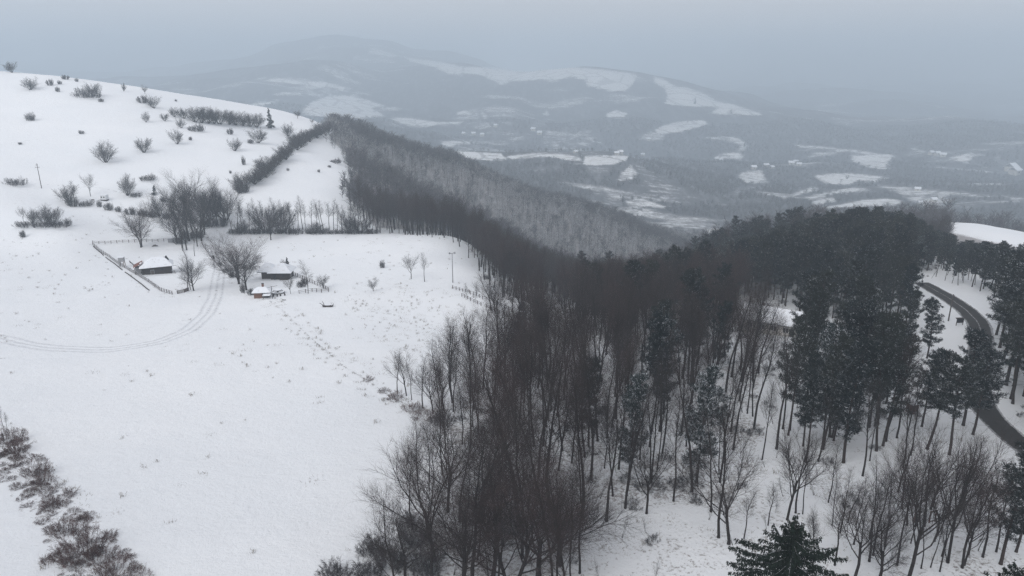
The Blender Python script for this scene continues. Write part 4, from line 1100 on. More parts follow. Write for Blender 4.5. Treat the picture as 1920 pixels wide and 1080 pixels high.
for (u, v, s_, lab) in FH:
    x, y, z = hit(u, v)
    t = empty('farmhouse', (x, y, z), rnd.uniform(-.6, .6), s_ * 1.15); tag(t, lab, 'house', 'farmhouses far off in the hazy valley')
    if _fh is None:
        m = MB(); m.box((0, 0, 1.6), (9, 7, 5)); w1 = m.mesh('wall', M_WALL)
        m = MB(); gable_snow(m, 10.4, 8.6, 3.9, 3.0, .4); r1 = m.mesh('roof', M_SNOW)
        m = MB(); m.box((0, -3.52, 2.2), (2.4, .08, 1.1)); w2 = m.mesh('window', M_DARK)
        _fh = (w1, r1, w2)
    for nm_, me_ in zip(('wall', 'roof', 'window'), _fh): link(nm_, me_, t)
# ------------------------------------------------------------------ single trees and shrubs, each where it stands
CNT = {}
def tree_thing(name, masters, loc, Hm, label, cat, group=None, wide=1.0, rz=None, tilt=None):
    k = CNT.get(id(masters), 0); CNT[id(masters)] = k + 1
    tm, cm = masters[k % len(masters)]
    h0 = MH[tm.name]; wide *= {'round': 1.05, 'elm': 1.2, 'multi': .95}.get(KN.get(id(masters)), 1)
    s = Hm / h0
    t = empty(name, (loc[0], loc[1], loc[2]), rnd.random() * 6.28 if rz is None else rz, (s * wide, s * wide, s))
    if tilt: t.rotation_euler = (tilt[0], tilt[1], t.rotation_euler[2])
    tag(t, label, cat, group)
    link('trunk', tm, t); link('crown', cm, t)
    return t
MH = {}
for grp in (ELM, DEC, DECG, FAN, BIG, ROUND, BIRCH, MULTI, TALLH, PINE, PINES, CONE, [SPR]):
    for tm, cm in grp:
        z = np.empty(len(cm.vertices) * 3, np.float32); cm.vertices.foreach_get('co', z); MH[tm.name] = float(z[2::3].max())
BH = {}
for grp in (BUSH, BUSHW, BRAM):
    for me in grp:
        z = np.empty(len(me.vertices) * 3, np.float32); me.vertices.foreach_get('co', z); BH[me.name] = (float(z[2::3].max()), float(np.ptp(z[0::3])))
def px_h(u, v, h):
    x, y, z = hit(u, v); dep = y * CT - (z - CZ) * ST
    lo, hi = .1, 60.0                                       # height whose top lands h pixels above the base
    for _ in range(30):
        m = (lo + hi) / 2; vv = project(np.float64(x), np.float64(y), np.float64(z + m))[1]
        if v - vv < h: lo = m
        else: hi = m
    return (x, y, z), (lo + hi) / 2, dep
KIND = {'dec': DEC, 'grey': DECG, 'fan': FAN, 'big': BIG, 'round': ROUND, 'birch': BIRCH, 'multi': MULTI, 'tall': TALLH, 'elm': ELM, 'pine': PINE, 'spine': PINES, 'cone': CONE}
KN = {id(v_): k_ for k_, v_ in KIND.items()}
NAMES = {'birch': 'birch_tree', 'pine': 'pine_tree', 'spine': 'pine_tree', 'cone': 'fir_tree'}
CATS = {'birch': 'birch', 'pine': 'pine', 'spine': 'pine', 'cone': 'fir'}
def T(u, v, h, kind, label, wide=1.0, group=None, name=None, cat=None, tilt=None):
    loc, H_, dep = px_h(u, v, h)
    return tree_thing(name or NAMES.get(kind, 'bare_tree'), KIND[kind], loc, H_, label, cat or CATS.get(kind, 'tree'), group, wide, tilt=tilt)
def B(u, v, h, w, label, kind='bush', group=None, name='shrub', cat='shrub'):
    loc, H_, dep = px_h(u, v, h)
    Wm = w * dep / F_PX
    L = {'bush': BUSH, 'wide': BUSHW, 'bram': BRAM}[kind]
    k = CNT.get(kind, 0); CNT[kind] = k + 1; me = L[k % len(L)]
    h0, w0 = BH[me.name]
    o = link(name, me, None, loc); o.scale = (Wm / w0, min(Wm, 3 + Wm * .4) / w0, H_ / h0); o.rotation_euler.z = rnd.uniform(-.4, .4) + (math.pi if k % 2 else 0)
    return tag(o, label, cat, group)
G1 = 'bushes and small trees on the left hillside'
T(23, 136, 24, 'multi', 'lone hazy bare tree on the far left skyline', 1.3, G1)
T(57, 168, 27, 'multi', 'rounded bare tree just below the left skyline', 1.8, G1)
B(94, 160, 14, 16, 'small rounded bush right of the rounded tree near the skyline', group=G1)
B(112, 158, 9, 12, 'tiny bush next to the small rounded bush under the skyline', group=G1)
B(108, 172, 12, 10, 'pointed little bush below the two skyline bushes', group=G1)
B(123, 149, 10, 18, 'flat dark bush on the skyline, left of the wide thicket', group=G1)
B(144, 153, 8, 10, 'tiny shrub on the skyline above the wide thicket', group=G1)
B(166, 183, 24, 58, 'wide dark thicket below the skyline with a tree rising from it', 'wide', G1)
T(175, 180, 30, 'multi', 'small round headed tree rising from the wide hill thicket', 1.3, G1)
B(190, 191, 8, 12, 'tiny bush just below right of the wide thicket', group=G1)
T(232, 171, 18, 'multi', 'thin pale shrub standing on the skyline slope right of the wide thicket', .8, G1)
T(272, 176, 20, 'round', 'round headed dark tree on the skyline above a pair of bushes', 1.3, G1)
B(268, 193, 17, 26, 'dark bush left of a taller one under the round skyline tree', group=G1)
T(289, 203, 27, 'multi', 'upright dense shrub under the round skyline tree', 1.2, G1)
T(274, 229, 24, 'multi', 'slim many stemmed shrub in mid slope below the skyline pair', .9, G1)
T(309, 227, 18, 'multi', 'vase shaped shrub right of the slim many stemmed one', 1.2, G1)
B(330, 190, 5, 7, 'tiny shrub near the skyline between two groups', group=G1)
T(327, 219, 22, 'multi', 'leftmost dense bush of the long grove under the skyline', 1.3, 'grove under the skyline')
T(346, 222, 24, 'multi', 'second rounded bush of the grove under the skyline', 1.5, 'grove under the skyline')
T(340, 240, 22, 'multi', 'small bush hanging below the left of the grove', 1.2, 'grove under the skyline')
for k, u in enumerate((366, 378, 390, 402, 413)):
    T(u, 229 + k, 35, 'multi', ('tall dark tree in the thick left block of the grove, number %s from its left' % ('one', 'two', 'three', 'four', 'five')[k]), 1.5, 'grove under the skyline')
for k, u in enumerate((430, 443, 456, 469, 481)):
    T(u, 233 + k * 1.4, 30, 'multi', ('dark tree in the right block of the grove, number %s from its left' % ('one', 'two', 'three', 'four', 'five')[k]), 1.6, 'grove under the skyline')
B(367, 246, 18, 34, 'low scrub spreading below the left block of the grove', 'wide', 'grove under the skyline')
T(332, 270, 32, 'multi', 'pair of thin shrubs standing below the grove', 1.0, G1)
B(357, 263, 9, 8, 'tiny dark bush right of the thin shrubs below the grove', group=G1)
T(198, 304, 47, 'multi', 'large round clump of bare stems alone in the middle of the left slope', 1.45, G1)
T(270, 286, 34, 'multi', 'pointed bare bush right of the large round clump', 1.2, G1)
B(153, 251, 8, 12, 'tiny dark bush by the old field line on the left slope', group=G1)
B(58, 226, 18, 26, 'fluffy shrub on a small earth bank at the left', group=G1)
B(38, 271, 6, 9, 'tiny dark tuft at the left end of the old field line', group=G1)
B(432, 252, 14, 15, 'small round bush below the right block of the grove', group=G1)
T(440, 283, 28, 'multi', 'neat round bush of fine stems in the upper slope right of centre', 1.3, G1)
B(457, 309, 20, 11, 'narrow feathery bush beneath the neat round one', group=G1)
T(484, 268, 32, 'multi', 'large bush below the dark conifer on the skyline slope', 1.4, G1)
B(470, 269, 11, 14, 'small dark bush touching the large bush below the conifer', group=G1)
T(507, 240, 38, 'cone', 'dark pointed conifer standing alone under the skyline', 1.0, G1)
T(540, 255, 28, 'multi', 'stout round bush right of the lone dark conifer', 1.5, G1)
T(558, 222, 18, 'round', 'small hazy tree on the skyline right of the conifer', 1.4, G1)
T(585, 232, 12, 'round', 'smallest hazy tree at the end of the skyline', 1.4, G1)
B(31, 347, 18, 46, 'long low dark bush on the slope at the far left edge', 'wide', G1)
T(170, 368, 48, 'fan', 'forked bare tree above left of the white caravan', 1.1, G1)
T(141, 386, 50, 'grey', 'thin bare tree rising from dense scrub left of the caravan', 1.4, G1)
T(128, 380, 40, 'multi', 'spreading bare shrub at the left of the scrub by the caravan', 1.2, G1)
B(136, 387, 24, 30, 'dark dense scrub under the thin bare tree left of the caravan', group=G1)
B(160, 386, 14, 28, 'low twiggy scrub just below the forked bare tree', 'wide', G1)
B(187, 388, 16, 14, 'greyish bush directly under the white caravan', group=G1)
B(205, 394, 18, 20, 'small bush just right below the caravan', group=G1)
B(222, 397, 12, 14, 'faint low bush farther right of the caravan', group=G1)
T(239, 366, 46, 'multi', 'upright bushy tree up the slope right of the caravan', 1.1, G1)
B(255, 369, 12, 24, 'low brush trailing right of the upright bushy tree', 'wide', G1)
B(276, 338, 15, 33, 'flat dark bush with one stick beside it on the middle slope', 'wide', G1)
T(290, 365, 18, 'cone', 'dark rounded juniper above the forked paddock tree', 1.5, G1, 'juniper', 'juniper')
B(306, 378, 12, 16, 'scruffy small bush between the juniper and the tall trees', group=G1)
T(45, 418, 34, 'fan', 'thin bare tree at the left of the island thicket', 1.0, 'island thicket on the left slope')
T(60, 419, 32, 'multi', 'bushy stems second from left in the island thicket', 1.0, 'island thicket on the left slope')
T(85, 421, 44, 'multi', 'tall dense stems left of centre in the island thicket', 1.1, 'island thicket on the left slope')
T(100, 422, 42, 'multi', 'tall dense stems right of centre in the island thicket', 1.1, 'island thicket on the left slope')
T(129, 424, 20, 'multi', 'small twiggy shrub at the right end of the island thicket', .9, 'island thicket on the left slope')
for k, (u, w) in enumerate(((50, 44), (80, 44), (112, 50))):
    B(u, 425, 15, w, 'low dark brush %s the island thicket' % ('under the left end of', 'under the middle of', 'under the right end of')[k], 'wide', 'island thicket on the left slope')
B(43, 445, 17, 13, 'small leaning reddish bush below the island thicket', group=G1)
# upper field
B(540, 320, 6, 7, 'tiny tuft in the upper field left of centre', group='tufts in the upper field'); B(598, 323, 7, 8, 'tiny tuft in the middle of the upper field', group='tufts in the upper field')
B(629, 306, 12, 24, 'low brown scrub near the right edge of the upper field', 'wide', 'tufts in the upper field'); B(618, 314, 6, 8, 'tiny tuft under the low scrub of the upper field', group='tufts in the upper field')
T(452, 361, 44, 'multi', 'pale thin shrub rising behind a dark bush at the foot of the hedge', 1.1, G1)
B(455, 361, 20, 34, 'dark dense bush at the foot of the diagonal hedge', group=G1)
B(432, 325, 7, 7, 'tiny brown tuft left of the hedge foot', group=G1)
# diagonal hedge
HG = [hit(u, v) for u, v in ((468, 348), (490, 332), (515, 312), (540, 292), (560, 276), (580, 262), (600, 254), (618, 246))]
hx = np.interp(np.linspace(0, 7, 30), range(8), [p[0] for p in HG]); hy = np.interp(np.linspace(0, 7, 30), range(8), [p[1] for p in HG])
for k in range(30):
    z = float(gz(hx[k], hy[k]))
    s = 'low' if k < 8 else ('middle' if k < 20 else 'upper')
    tree_thing('hedge_shrub', MULTI, (hx[k] + rnd.gauss(0, 1), hy[k] + rnd.gauss(0, 1), z), rnd.uniform(6, 9.5), 'dense bare shrub in the %s part of the diagonal hedge' % s, 'shrub', 'shrubs of the %s diagonal hedge' % s, 1.9)
# tree belt between the fields
for (u, v, h, k, lab, w) in (
 (265, 463, 108, 'big', 'big forked bare tree inside the paddock at its far fence', 1.15),
 (300, 405, 45, 'multi', 'grey bushy tree behind the forked paddock tree on the right', 1.2),
 (332, 456, 88, 'round', 'leftmost tree of the tall cluster beside the concrete hut', 1.3),
 (343, 470, 136, 'elm', 'tall dark tree in front of the cluster above the lane', .95),
 (350, 469, 120, 'round', 'second trunk beside the tall dark tree of the cluster', .8),
 (362, 440, 126, 'elm', 'highest bare tree at the back of the tall cluster', 1.0),
 (378, 452, 90, 'round', 'short trunked tree at the right foot of the tall cluster', 1.1),
 (350, 425, 88, 'elm', 'hazy tree behind the left of the tall cluster', 1.1),
 (377, 425, 90, 'elm', 'hazy tree behind the right of the tall cluster', 1.1),
 (365, 480, 60, 'grey', 'thin small tree standing in the lane below the cluster', 1.0),
 (408, 420, 100, 'elm', 'broad round crowned tree right of the tall cluster', 1.15),
 (425, 412, 66, 'multi', 'dense dark tree leaning right next to the broad round crowned one', 1.5),
 (395, 412, 62, 'multi', 'dense tree tucked left of the broad round crowned one', 1.5),
 (508, 450, 68, 'round', 'tree with short forked trunk standing just in front of the belt', 1.1),
 (498, 436, 62, 'multi', 'dense dark bushy tree right of the middle of the belt', 1.5),
 (530, 436, 62, 'multi', 'dense dark round tree in the belt behind the short forked one', 1.4),
 (590, 437, 24, 'multi', 'low dark bush under the thin trees in the right part of the belt', 2.0),
 (655, 437, 45, 'multi', 'large dark bush at the right end of the belt', 1.7),
 (675, 436, 40, 'multi', 'second dark bush touching the wood at the end of the belt', 1.7),
 (450, 437, 30, 'multi', 'low scrub at the left start of the belt', 1.8)):
    T(u, v, h, k, lab, w, 'trees between the two fields')
for (u, v, h, w, lab) in ((355, 452, 142, 1.25, 'tallest upright crown in the middle of the tall cluster'), (338, 440, 108, 1.15, 'upright tree at the left back of the tall cluster'), (384, 440, 112, 1.1, 'upright tree at the right back of the tall cluster'), (420, 424, 84, 1.1, 'tree joined to the right of the broad round crowned one'), (400, 420, 80, 1.1, 'tree joined to the left of the broad round crowned one'), (370, 462, 100, 1.0, 'tree between the tall cluster and the lane fence')):
    T(u, v, h, 'elm', lab, w, 'trees between the two fields')
for k in range(34):
    u = 436 + k * 8.2 + rnd.uniform(-2, 2); v = 434 + rnd.uniform(-4, 3)
    sec = 'left third' if k < 11 else ('middle third' if k < 23 else 'right third')
    T(u, v, rnd.uniform(48, 66), rnd.choice(['tall', 'tall', 'grey', 'tall']), 'slim upright bare tree in the %s of the belt between the fields' % sec, rnd.uniform(1.1, 1.6), 'slim trees in the %s of the belt' % sec)
for k in range(16):
    u = 440 + k * 17; B(u + rnd.uniform(-4, 4), 438, rnd.uniform(8, 16), rnd.uniform(20, 34), 'low scrub along the foot of the belt between the fields', rnd.choice(['wide', 'bush']), 'scrub at the foot of the belt')
for k, (u, v) in enumerate(((268, 404), (285, 407), (245, 402), (312, 410))):
    B(u, v, 16, 26, 'dark scrub on the bank %s the forked paddock tree' % ('left behind', 'right behind', 'far left behind', 'far right behind')[k], group='scrub on the bank behind the paddock')
for k, (u, v, w) in enumerate(((338, 457, 34), (352, 448, 40), (372, 446, 40), (392, 425, 40), (415, 424, 36))):
    B(u, v, 20, w, 'undergrowth at the foot of the tall cluster, %s' % ('leftmost clump', 'second clump', 'middle clump', 'fourth clump', 'rightmost clump')[k], group='undergrowth of the tall cluster')
# hamlet
T(357, 543, 66, 'tall', 'left slim tree of the twin pair by the paddock gate', 1.2, 'twin trees by the gate')
T(363, 545, 72, 'round', 'right spreading tree of the twin pair by the paddock gate', 1.15, 'twin trees by the gate')
T(449, 533, 108, 'big', 'big spreading bare tree left of the second cabin', 1.5, 'big bare trees in the hamlet')
T(462, 544, 96, 'round', 'darker bare tree in front of the big spreading one beside the brick hut', 1.35, 'big bare trees in the hamlet')
for k, (u, v, h, w) in enumerate(((412, 498, 9, 14), (425, 511, 12, 22), (438, 520, 14, 24), (456, 549, 26, 14), (472, 553, 16, 18), (400, 486, 10, 8))):
    B(u, v, h, w, ('dark hedge bush beside the lane, uppermost but one', 'dark hedge bush in the middle of the lane hedge', 'reddish hedge bush left of the big spreading tree', 'dense evergreen looking bush at the foot of the darker bare tree', 'dark bush behind the brick hut on its left', 'small bush topmost beside the lane')[k], group='bushes along the lane')
T(399, 488, 26, 'grey', 'thin sapling beside the upper lane fence', 1.2)
B(533, 503, 18, 20, 'round dark bush behind the roof of the second cabin', group='bushes behind the second cabin'); T(540, 506, 24, 'cone', 'small dark fir behind the right end of the second cabin', 1.2, 'bushes behind the second cabin')
T(578, 550, 70, 'birch', 'pale birch with fine drooping twigs in the second cabin yard', 1.1)
T(545, 551, 34, 'fan', 'small vase shaped fruit tree right of the round table', 1.2)
T(607, 541, 30, 'round', 'low spreading fruit tree at the right corner of the yard fence', 1.4)
B(565, 538, 16, 22, 'grey shrub left of the birch by the yard fence', group='yard shrubs'); B(572, 532, 12, 14, 'small shrub behind the birch', group='yard shrubs')
T(700, 546, 31, 'round', 'small spreading tree alone in the meadow', 1.3)
B(717, 502, 17, 15, 'compact dark bush alone in the upper meadow', group='meadow shrubs')
T(771, 523, 54, 'fan', 'left of two rounded bare trees in the open meadow', 1.25, 'pair of meadow trees')
T(796, 528, 57, 'grey', 'right and slimmer of two bare trees in the open meadow', 1.35, 'pair of meadow trees')
T(874, 562, 36, 'birch', 'left of two small birches by the meadow edge fence', 1.1, 'small birches by the meadow fence')
T(892, 569, 46, 'birch', 'right of two small birches by the meadow edge fence', .9, 'small birches by the meadow fence')
T(921, 582, 82, 'fan', 'left trunk of the twin trees at the meadow edge fence', 1.2, 'twin trees at the meadow edge')
T(927, 585, 70, 'round', 'right curving trunk of the twin trees at the meadow edge fence', 1.0, 'twin trees at the meadow edge')
T(962, 592, 84, 'fan', 'slim dark tree right of the twin trees at the meadow edge', .8)
T(973, 590, 80, 'fan', 'forked tree next to the dark evergreen at the meadow edge', 1.0)
T(985, 640, 75, 'cone', 'dark bushy evergreen at the edge between meadow and wood', 1.5)
# edge of the wood at the meadow
for k, (u, v, h) in enumerate(((745, 735, 85), (762, 742, 90), (793, 765, 110), (812, 775, 105), (772, 750, 70), (832, 770, 120), (850, 772, 125))):
    T(u, v, h, 'fan' if k % 2 else 'grey', 'thin bare edge tree %s at the left rim of the wood' % ('farthest left', 'second from left', 'third from left', 'fourth from left', 'shortest', 'fifth from left', 'sixth from left')[k], 1.2, 'thin trees at the left rim of the wood')
for k, (u, v, h, w) in enumerate(((742, 748, 16, 40), (775, 768, 18, 50), (800, 782, 20, 60), (830, 792, 26, 60), (690, 712, 7, 26), (720, 735, 9, 30))):
    B(u, v, h, w, 'low brambly brush %s on the bank at the left rim of the wood' % ('uppermost', 'second down', 'third down', 'lowest', 'farthest out', 'second farthest out')[k], 'bram' if k != 3 else 'wide', 'brush on the bank at the left rim of the wood')
# ---------------- foreground wood, the trees one can tell apart
G5 = 'large trees at the bottom centre'
def TW(x, y, H_, kind, label, wide=1.0, group=None):
    return tree_thing(NAMES.get(kind, 'bare_tree'), KIND[kind], (x, y, float(gz(x, y))), H_, label, CATS.get(kind, 'tree'), group, wide)
T(958, 1105, 330, 'big', 'huge spreading bare tree at the bottom centre of the wood', 1.15, G5)
T(925, 1085, 300, 'dec', 'tall dark trunk just left of the huge spreading tree', 1.5, G5)
T(865, 1090, 290, 'big', 'big bushy bare tree left of the huge spreading one', 1.0, G5)
T(815, 1050, 220, 'fan', 'wide low bare tree overhanging the snow field at the bottom', 1.5, G5)
T(885, 1100, 330, 'tall', 'slim leaning trunk between the two big bottom trees', 1.3, G5)
T(1010, 1080, 240, 'round', 'low arching bare tree right of the huge spreading one', 1.4, G5)
T(1050, 1060, 180, 'round', 'small arching bare tree beside the lower snow clearing', 1.4, G5)
T(760, 1085, 150, 'round', 'bushy small tree in the bramble at the foot of the snow field', 1.3, G5)
T(900, 980, 300, 'dec', 'tall reddish crowned tree behind the bottom group, left one', 1.5, G5)
T(975, 985, 330, 'dec', 'tall reddish crowned tree behind the bottom group, middle one', 1.6, G5)
T(1030, 960, 300, 'dec', 'tall reddish crowned tree behind the bottom group, right one', 1.4, G5)
T(840, 960, 210, 'fan', 'thin edge tree leaning over the snow field, upper one', 1.2, G5)
for k, (u, v, h, w) in enumerate(((700, 1035, 32, 70), (735, 1060, 40, 90), (690, 1085, 40, 90), (625, 1085, 30, 80), (780, 1020, 36, 80), (800, 1075, 50, 90), (770, 985, 26, 60))):
    B(u, v, h, w, 'brambly brush at the wood edge, %s' % ('highest on the left side', 'in front of the bushy small tree', 'left of the bushy small tree', 'farthest left at the bottom edge', 'under the overhanging wide tree', 'at the foot of the big bushy tree', 'topmost beside the snow field')[k], 'bush', 'brambly brush at the bottom edge of the wood')
G6 = 'slender trees in front of the wood, lower centre right'
for (u, v, h, k, lab, w) in (
 (1092, 975, 330, 'dec', 'stout trunk with ivy at the left of the front row', 1.0), (1137, 977, 270, 'tall', 'thin forked trunk second in the front row', 1.1), (1172, 953, 260, 'tall', 'straight slim trunk third in the front row', 1.0),
 (1212, 963, 170, 'fan', 'short bushy headed tree in the middle of the front row', 1.2), (1263, 940, 230, 'tall', 'very thin pole like trunk behind the dark brush', .9), (1297, 922, 290, 'dec', 'dark trunk standing right of the low brush', 1.0),
 (1333, 960, 210, 'tall', 'curved thin trunk left of the two dark trunks', 1.0), (1347, 1008, 300, 'dec', 'dark ivy covered trunk, nearest one left of the big spruce', .9), (1366, 1020, 220, 'fan', 'open vase shaped tree right of the ivy covered trunk', 1.3),
 (1476, 975, 200, 'fan', 'bare tree rising directly behind the tip of the big spruce', 1.0), (1492, 962, 160, 'grey', 'thin companion of the bare tree behind the big spruce', 1.2), (1242, 850, 230, 'dec', 'tall straight dark trunk in the second row', .9),
 (1108, 900, 280, 'dec', 'tall thick trunk in the second row on the left', 1.0), (1160, 880, 260, 'dec', 'dark trunk behind the left snow dusted pine', .9), (1218, 838, 200, 'tall', 'forked thin trunk in the second row', 1.0)):
    T(u, v, h, k, lab, w, G6)
T(1178, 905, 215, 'spine', 'narrow snow dusted pine in the middle of the bare trunks', .75)
T(1306, 905, 225, 'spine', 'broader snow laden pine right of the narrow snow dusted one', 1.05)
B(1215, 912, 14, 70, 'low dark brush pile left half, across the foot of the bare trunks', 'wide', 'dark brush pile'); B(1285, 908, 14, 80, 'low dark brush pile right half, across the foot of the bare trunks', 'wide', 'dark brush pile')
G7 = 'bare trees in the lower right clearing'
for (u, v, h, k, lab, w) in (
 (1603, 1085, 190, 'fan', 'bare tree just right of the big spruce', 1.3), (1648, 1090, 170, 'round', 'dense twiggy tree right of the first one by the spruce', 1.0), (1565, 1060, 140, 'grey', 'thin tree in line with the right side of the big spruce', 1.3),
 (1682, 1060, 170, 'tall', 'slim dark trunk left of the play frames', 1.3), (1702, 1095, 290, 'fan', 'tall leaning tree crossing the play frames', 1.1), (1727, 1066, 130, 'grey', 'thin sapling under the play frames, first', 1.0), (1745, 1064, 120, 'tall', 'thin sapling under the play frames, second', 1.0),
 (1762, 1072, 150, 'tall', 'crooked sapling right of the play frames', 1.0), (1777, 1055, 300, 'fan', 'very tall slim tree with high crown at the lower right', .75), (1804, 1065, 240, 'fan', 'forked tree right of the very tall slim one', .9), (1843, 1045, 190, 'tall', 'slim tree left of the dark pines at the lower right', 1.2),
 (1868, 1035, 170, 'tall', 'slim tree touching the dark pines at the lower right', 1.2), (1630, 1010, 120, 'grey', 'small faint tree above the dense twiggy one', 1.4), (1700, 985, 130, 'fan', 'small twiggy tree in front of the leaning pines', 1.3), (1745, 955, 140, 'fan', 'twiggy tree below the road on the right', 1.3),
 (1800, 960, 150, 'grey', 'thin tree near the road embankment', 1.5), (1590, 980, 90, 'grey', 'faint sapling above the big spruce on its right', 1.4), (1440, 985, 90, 'grey', 'thin sapling left above the big spruce', 1.4), (1395, 1010, 110, 'grey', 'thin sapling between the vase shaped tree and the spruce', 1.2)):
    T(u, v, h, k, lab, w, G7)
G8 = 'dark pines at the lower right edge'
for (u, v, h, lab) in ((1876, 1058, 260, 'tall dark pine with leaning trunk at the lower right edge'), (1905, 1035, 210, 'second dark pine at the lower right edge'), (1930, 1050, 230, 'dark pine cut by the lower right frame edge')):
    T(u, v, h, 'pine', lab, .95, G8)
t = tree_thing('spruce_tree', [SPR], (18.9, 41.0, float(gz(18.9, 41.0))), (CZ - 29.0 - float(gz(18.9, 41.0))), 'big dark spruce with drooping boughs at the bottom right of centre', 'spruce', 'dark spruces at the bottom edge', 1.05)
t = tree_thing('spruce_tree', [SPR], (31.5, 37.0, float(gz(31.5, 37.0))), (CZ - 29.6 - float(gz(31.5, 37.0))), 'dark spruce tips in the bottom right corner', 'spruce', 'dark spruces at the bottom edge', 1.0)
for (u, v, h, lab) in ((1738, 842, 185, 'pine with dense crown just left of the road where it reappears'), (1780, 853, 200, 'pine whose crown covers the road bend'), (1728, 800, 150, 'smaller pine behind the two roadside ones'), (1738, 672, 115, 'pine at the left rim of the snowy verge')):
    T(u, v, h, 'pine', lab, 1.15, 'pines left of the road')
for (u, v, h, lab) in ((1868, 628, 165, 'first pine right of the upper road bend'), (1874, 652, 185, 'second pine down the right side of the road'), (1878, 684, 205, 'third pine down the right side of the road'), (1886, 722, 225, 'fourth pine down the right side of the road'), (1896, 748, 240, 'lowest pine trunk on the white strip right of the road')):
    T(u, v, h, 'pine', lab, 1.2, 'pines along the right side of the road')
for (u, v, h, lab) in ((1806, 798, 178, 'pine beside the road hiding the upper part of its straight run'), (1824, 815, 165, 'pine closest to the left edge of the road')):
    T(u, v, h, 'pine', lab, 1.25, 'pines left of the road')
R5 = random.Random(77)
for k in range(22):
    u = 1500 + k * 16 + R5.uniform(-8, 8); v = R5.uniform(915, 1065)
    q = 'left part' if k < 7 else 'middle part' if k < 15 else 'right part'
    T(u, v, R5.uniform(95, 190), R5.choice(('tall', 'grey', 'tall', 'fan')), 'slender bare young tree in the %s of the lower right clearing' % q, R5.uniform(.9, 1.3), 'young trees in the %s of the clearing' % q)
# bramble bank bottom left
G9 = 'bramble clumps on the bank at the bottom left'
for (u, v, h, w, lab) in ((15, 828, 46, 70, 'dark reddish bramble clump at the left frame edge'), (32, 850, 34, 60, 'bramble clump just below the one at the left edge'), (72, 888, 30, 70, 'middle bramble clump on the bank'), (85, 905, 22, 50, 'small bramble clump under the middle one'),
                          (150, 1040, 70, 110, 'largest dark red bramble clump near the bottom'), (120, 1000, 34, 60, 'bramble clump above the largest one'), (185, 1050, 40, 80, 'bramble clump right of the largest one'), (205, 1085, 36, 90, 'bramble clump at the bottom edge right of the largest'),
                          (95, 950, 16, 50, 'thin bramble between the middle and largest clumps'), (60, 925, 12, 40, 'sparse bramble left of the middle clump'), (125, 930, 14, 44, 'sparse bramble right below the middle clump'), (260, 1085, 16, 60, 'low bramble far right of the bank at the bottom edge')):
    B(u, v, h, w, lab, 'bram', G9, 'bramble', 'bramble')
for (u, v, h) in ((6, 800, 40), (14, 806, 34)):
    T(u, v, h, 'grey', 'thin bare stalks sticking up from the bramble at the left edge', 1.2, 'stalks at the left edge', 'sapling', 'sapling')
T(1588, 338, 12, 'round', 'lone tree standing on the bright field above the pine tops', 1.2)
T(1303, 195, 12, 'cone', 'lone dark tree on the upper right slope of the far hill', 1.2); T(1371, 213, 9, 'cone', 'tiny lone tree by the saddle on the far hill', 1.2); T(1396, 275, 9, 'cone', 'tiny tree at the tip of the curved clearing on the far slope', 1.2)
T(1884, 428, 24, 'cone', 'left of two conifers beyond the white field at the right', 1.6, 'conifers beyond the right field'); T(1905, 432, 20, 'cone', 'right of two conifers beyond the white field at the right', 1.8, 'conifers beyond the right field')
# ------------------------------------------------------------------ woods
def hexgrid(x0, x1, y0, y1, s, jit=.60):
    xs = np.arange(x0, x1, s); ys = np.arange(y0, y1, s * .87)
    X, Y = np.meshgrid(xs, ys); X = X + (np.arange(len(ys)) % 2)[:, None] * s * .5
    X = X + nr.uniform(-jit, jit, X.shape) * s; Y = Y + nr.uniform(-jit, jit, Y.shape) * s
    return X.ravel(), Y.ravel()
GLADE = [(1003,562),(1035,560),(1065,600),(1090,650),(1092,700),(1055,695),(1020,630)]
LODGE = [(1385,560),(1490,580),(1510,640),(1420,650),(1380,620)]
FRONT = [(1080,985),(1200,955),(1330,955),(1400,915),(1440,870),(1500,862),(1540,888),(1600,900),(1700,885),(1765,800),(1800,760),(1860,830),(1990,960),(2400,1400),(1060,1400),(1110,1120)]
VERGE = [(1705,515),(1757,528),(1800,560),(1845,600),(1862,700),(1850,765),(1800,800),(1765,800),(1720,760),(1700,690),(1700,600)]
GAP1 = [(1495,592),(1640,602),(1705,640),(1695,668),(1500,668)]
R_ = np.array(ROAD)
def road_d(X, Y):
    d = np.full(X.shape, 1e9)
    for i in range(len(R_) - 1):
        a, b2 = R_[i], R_[i + 1]; vx, vy = b2 - a
        t = np.clip(((X - a[0]) * vx + (Y - a[1]) * vy) / (vx * vx + vy * vy), 0, 1)
        d = np.minimum(d, np.hypot(X - a[0] - t * vx, Y - a[1] - t * vy))
    return d
def near_world(Y0, Y1, s):
    X, Y = hexgrid(-.9 * Y1, 1.25 * Y1, Y0, Y1, s)
    k = (X > -.82 * Y - 20) & (X < 1.1 * Y + 25); X, Y = X[k], Y[k]
    Z = gz(X, Y); u, v, d = project(X, Y, Z)
    return X, Y, Z, u, v
taken = np.array([o.location[:2] for o in SC.objects if o.parent is None and o.get('category') in ('tree', 'pine', 'fir', 'building', 'shelter')])
def free(X, Y, r=2.2):
    m = np.ones(len(X), bool)
    for a in taken: m &= np.hypot(X - a[0], Y - a[1]) > r
    return m
PZ = [(1440,600),(1405,655),(1375,560),(1350,510),(1345,455),(1440,425),(1560,415),(1745,418),(1770,478),(1820,490),(1900,502),(2200,505),(2900,505),(2900,1100),(2050,960),(1935,860),(1890,800),(1862,770),(1800,760),(1765,800),(1700,885),(1600,900),(1540,888),(1500,862),(1440,870),(1425,760)]
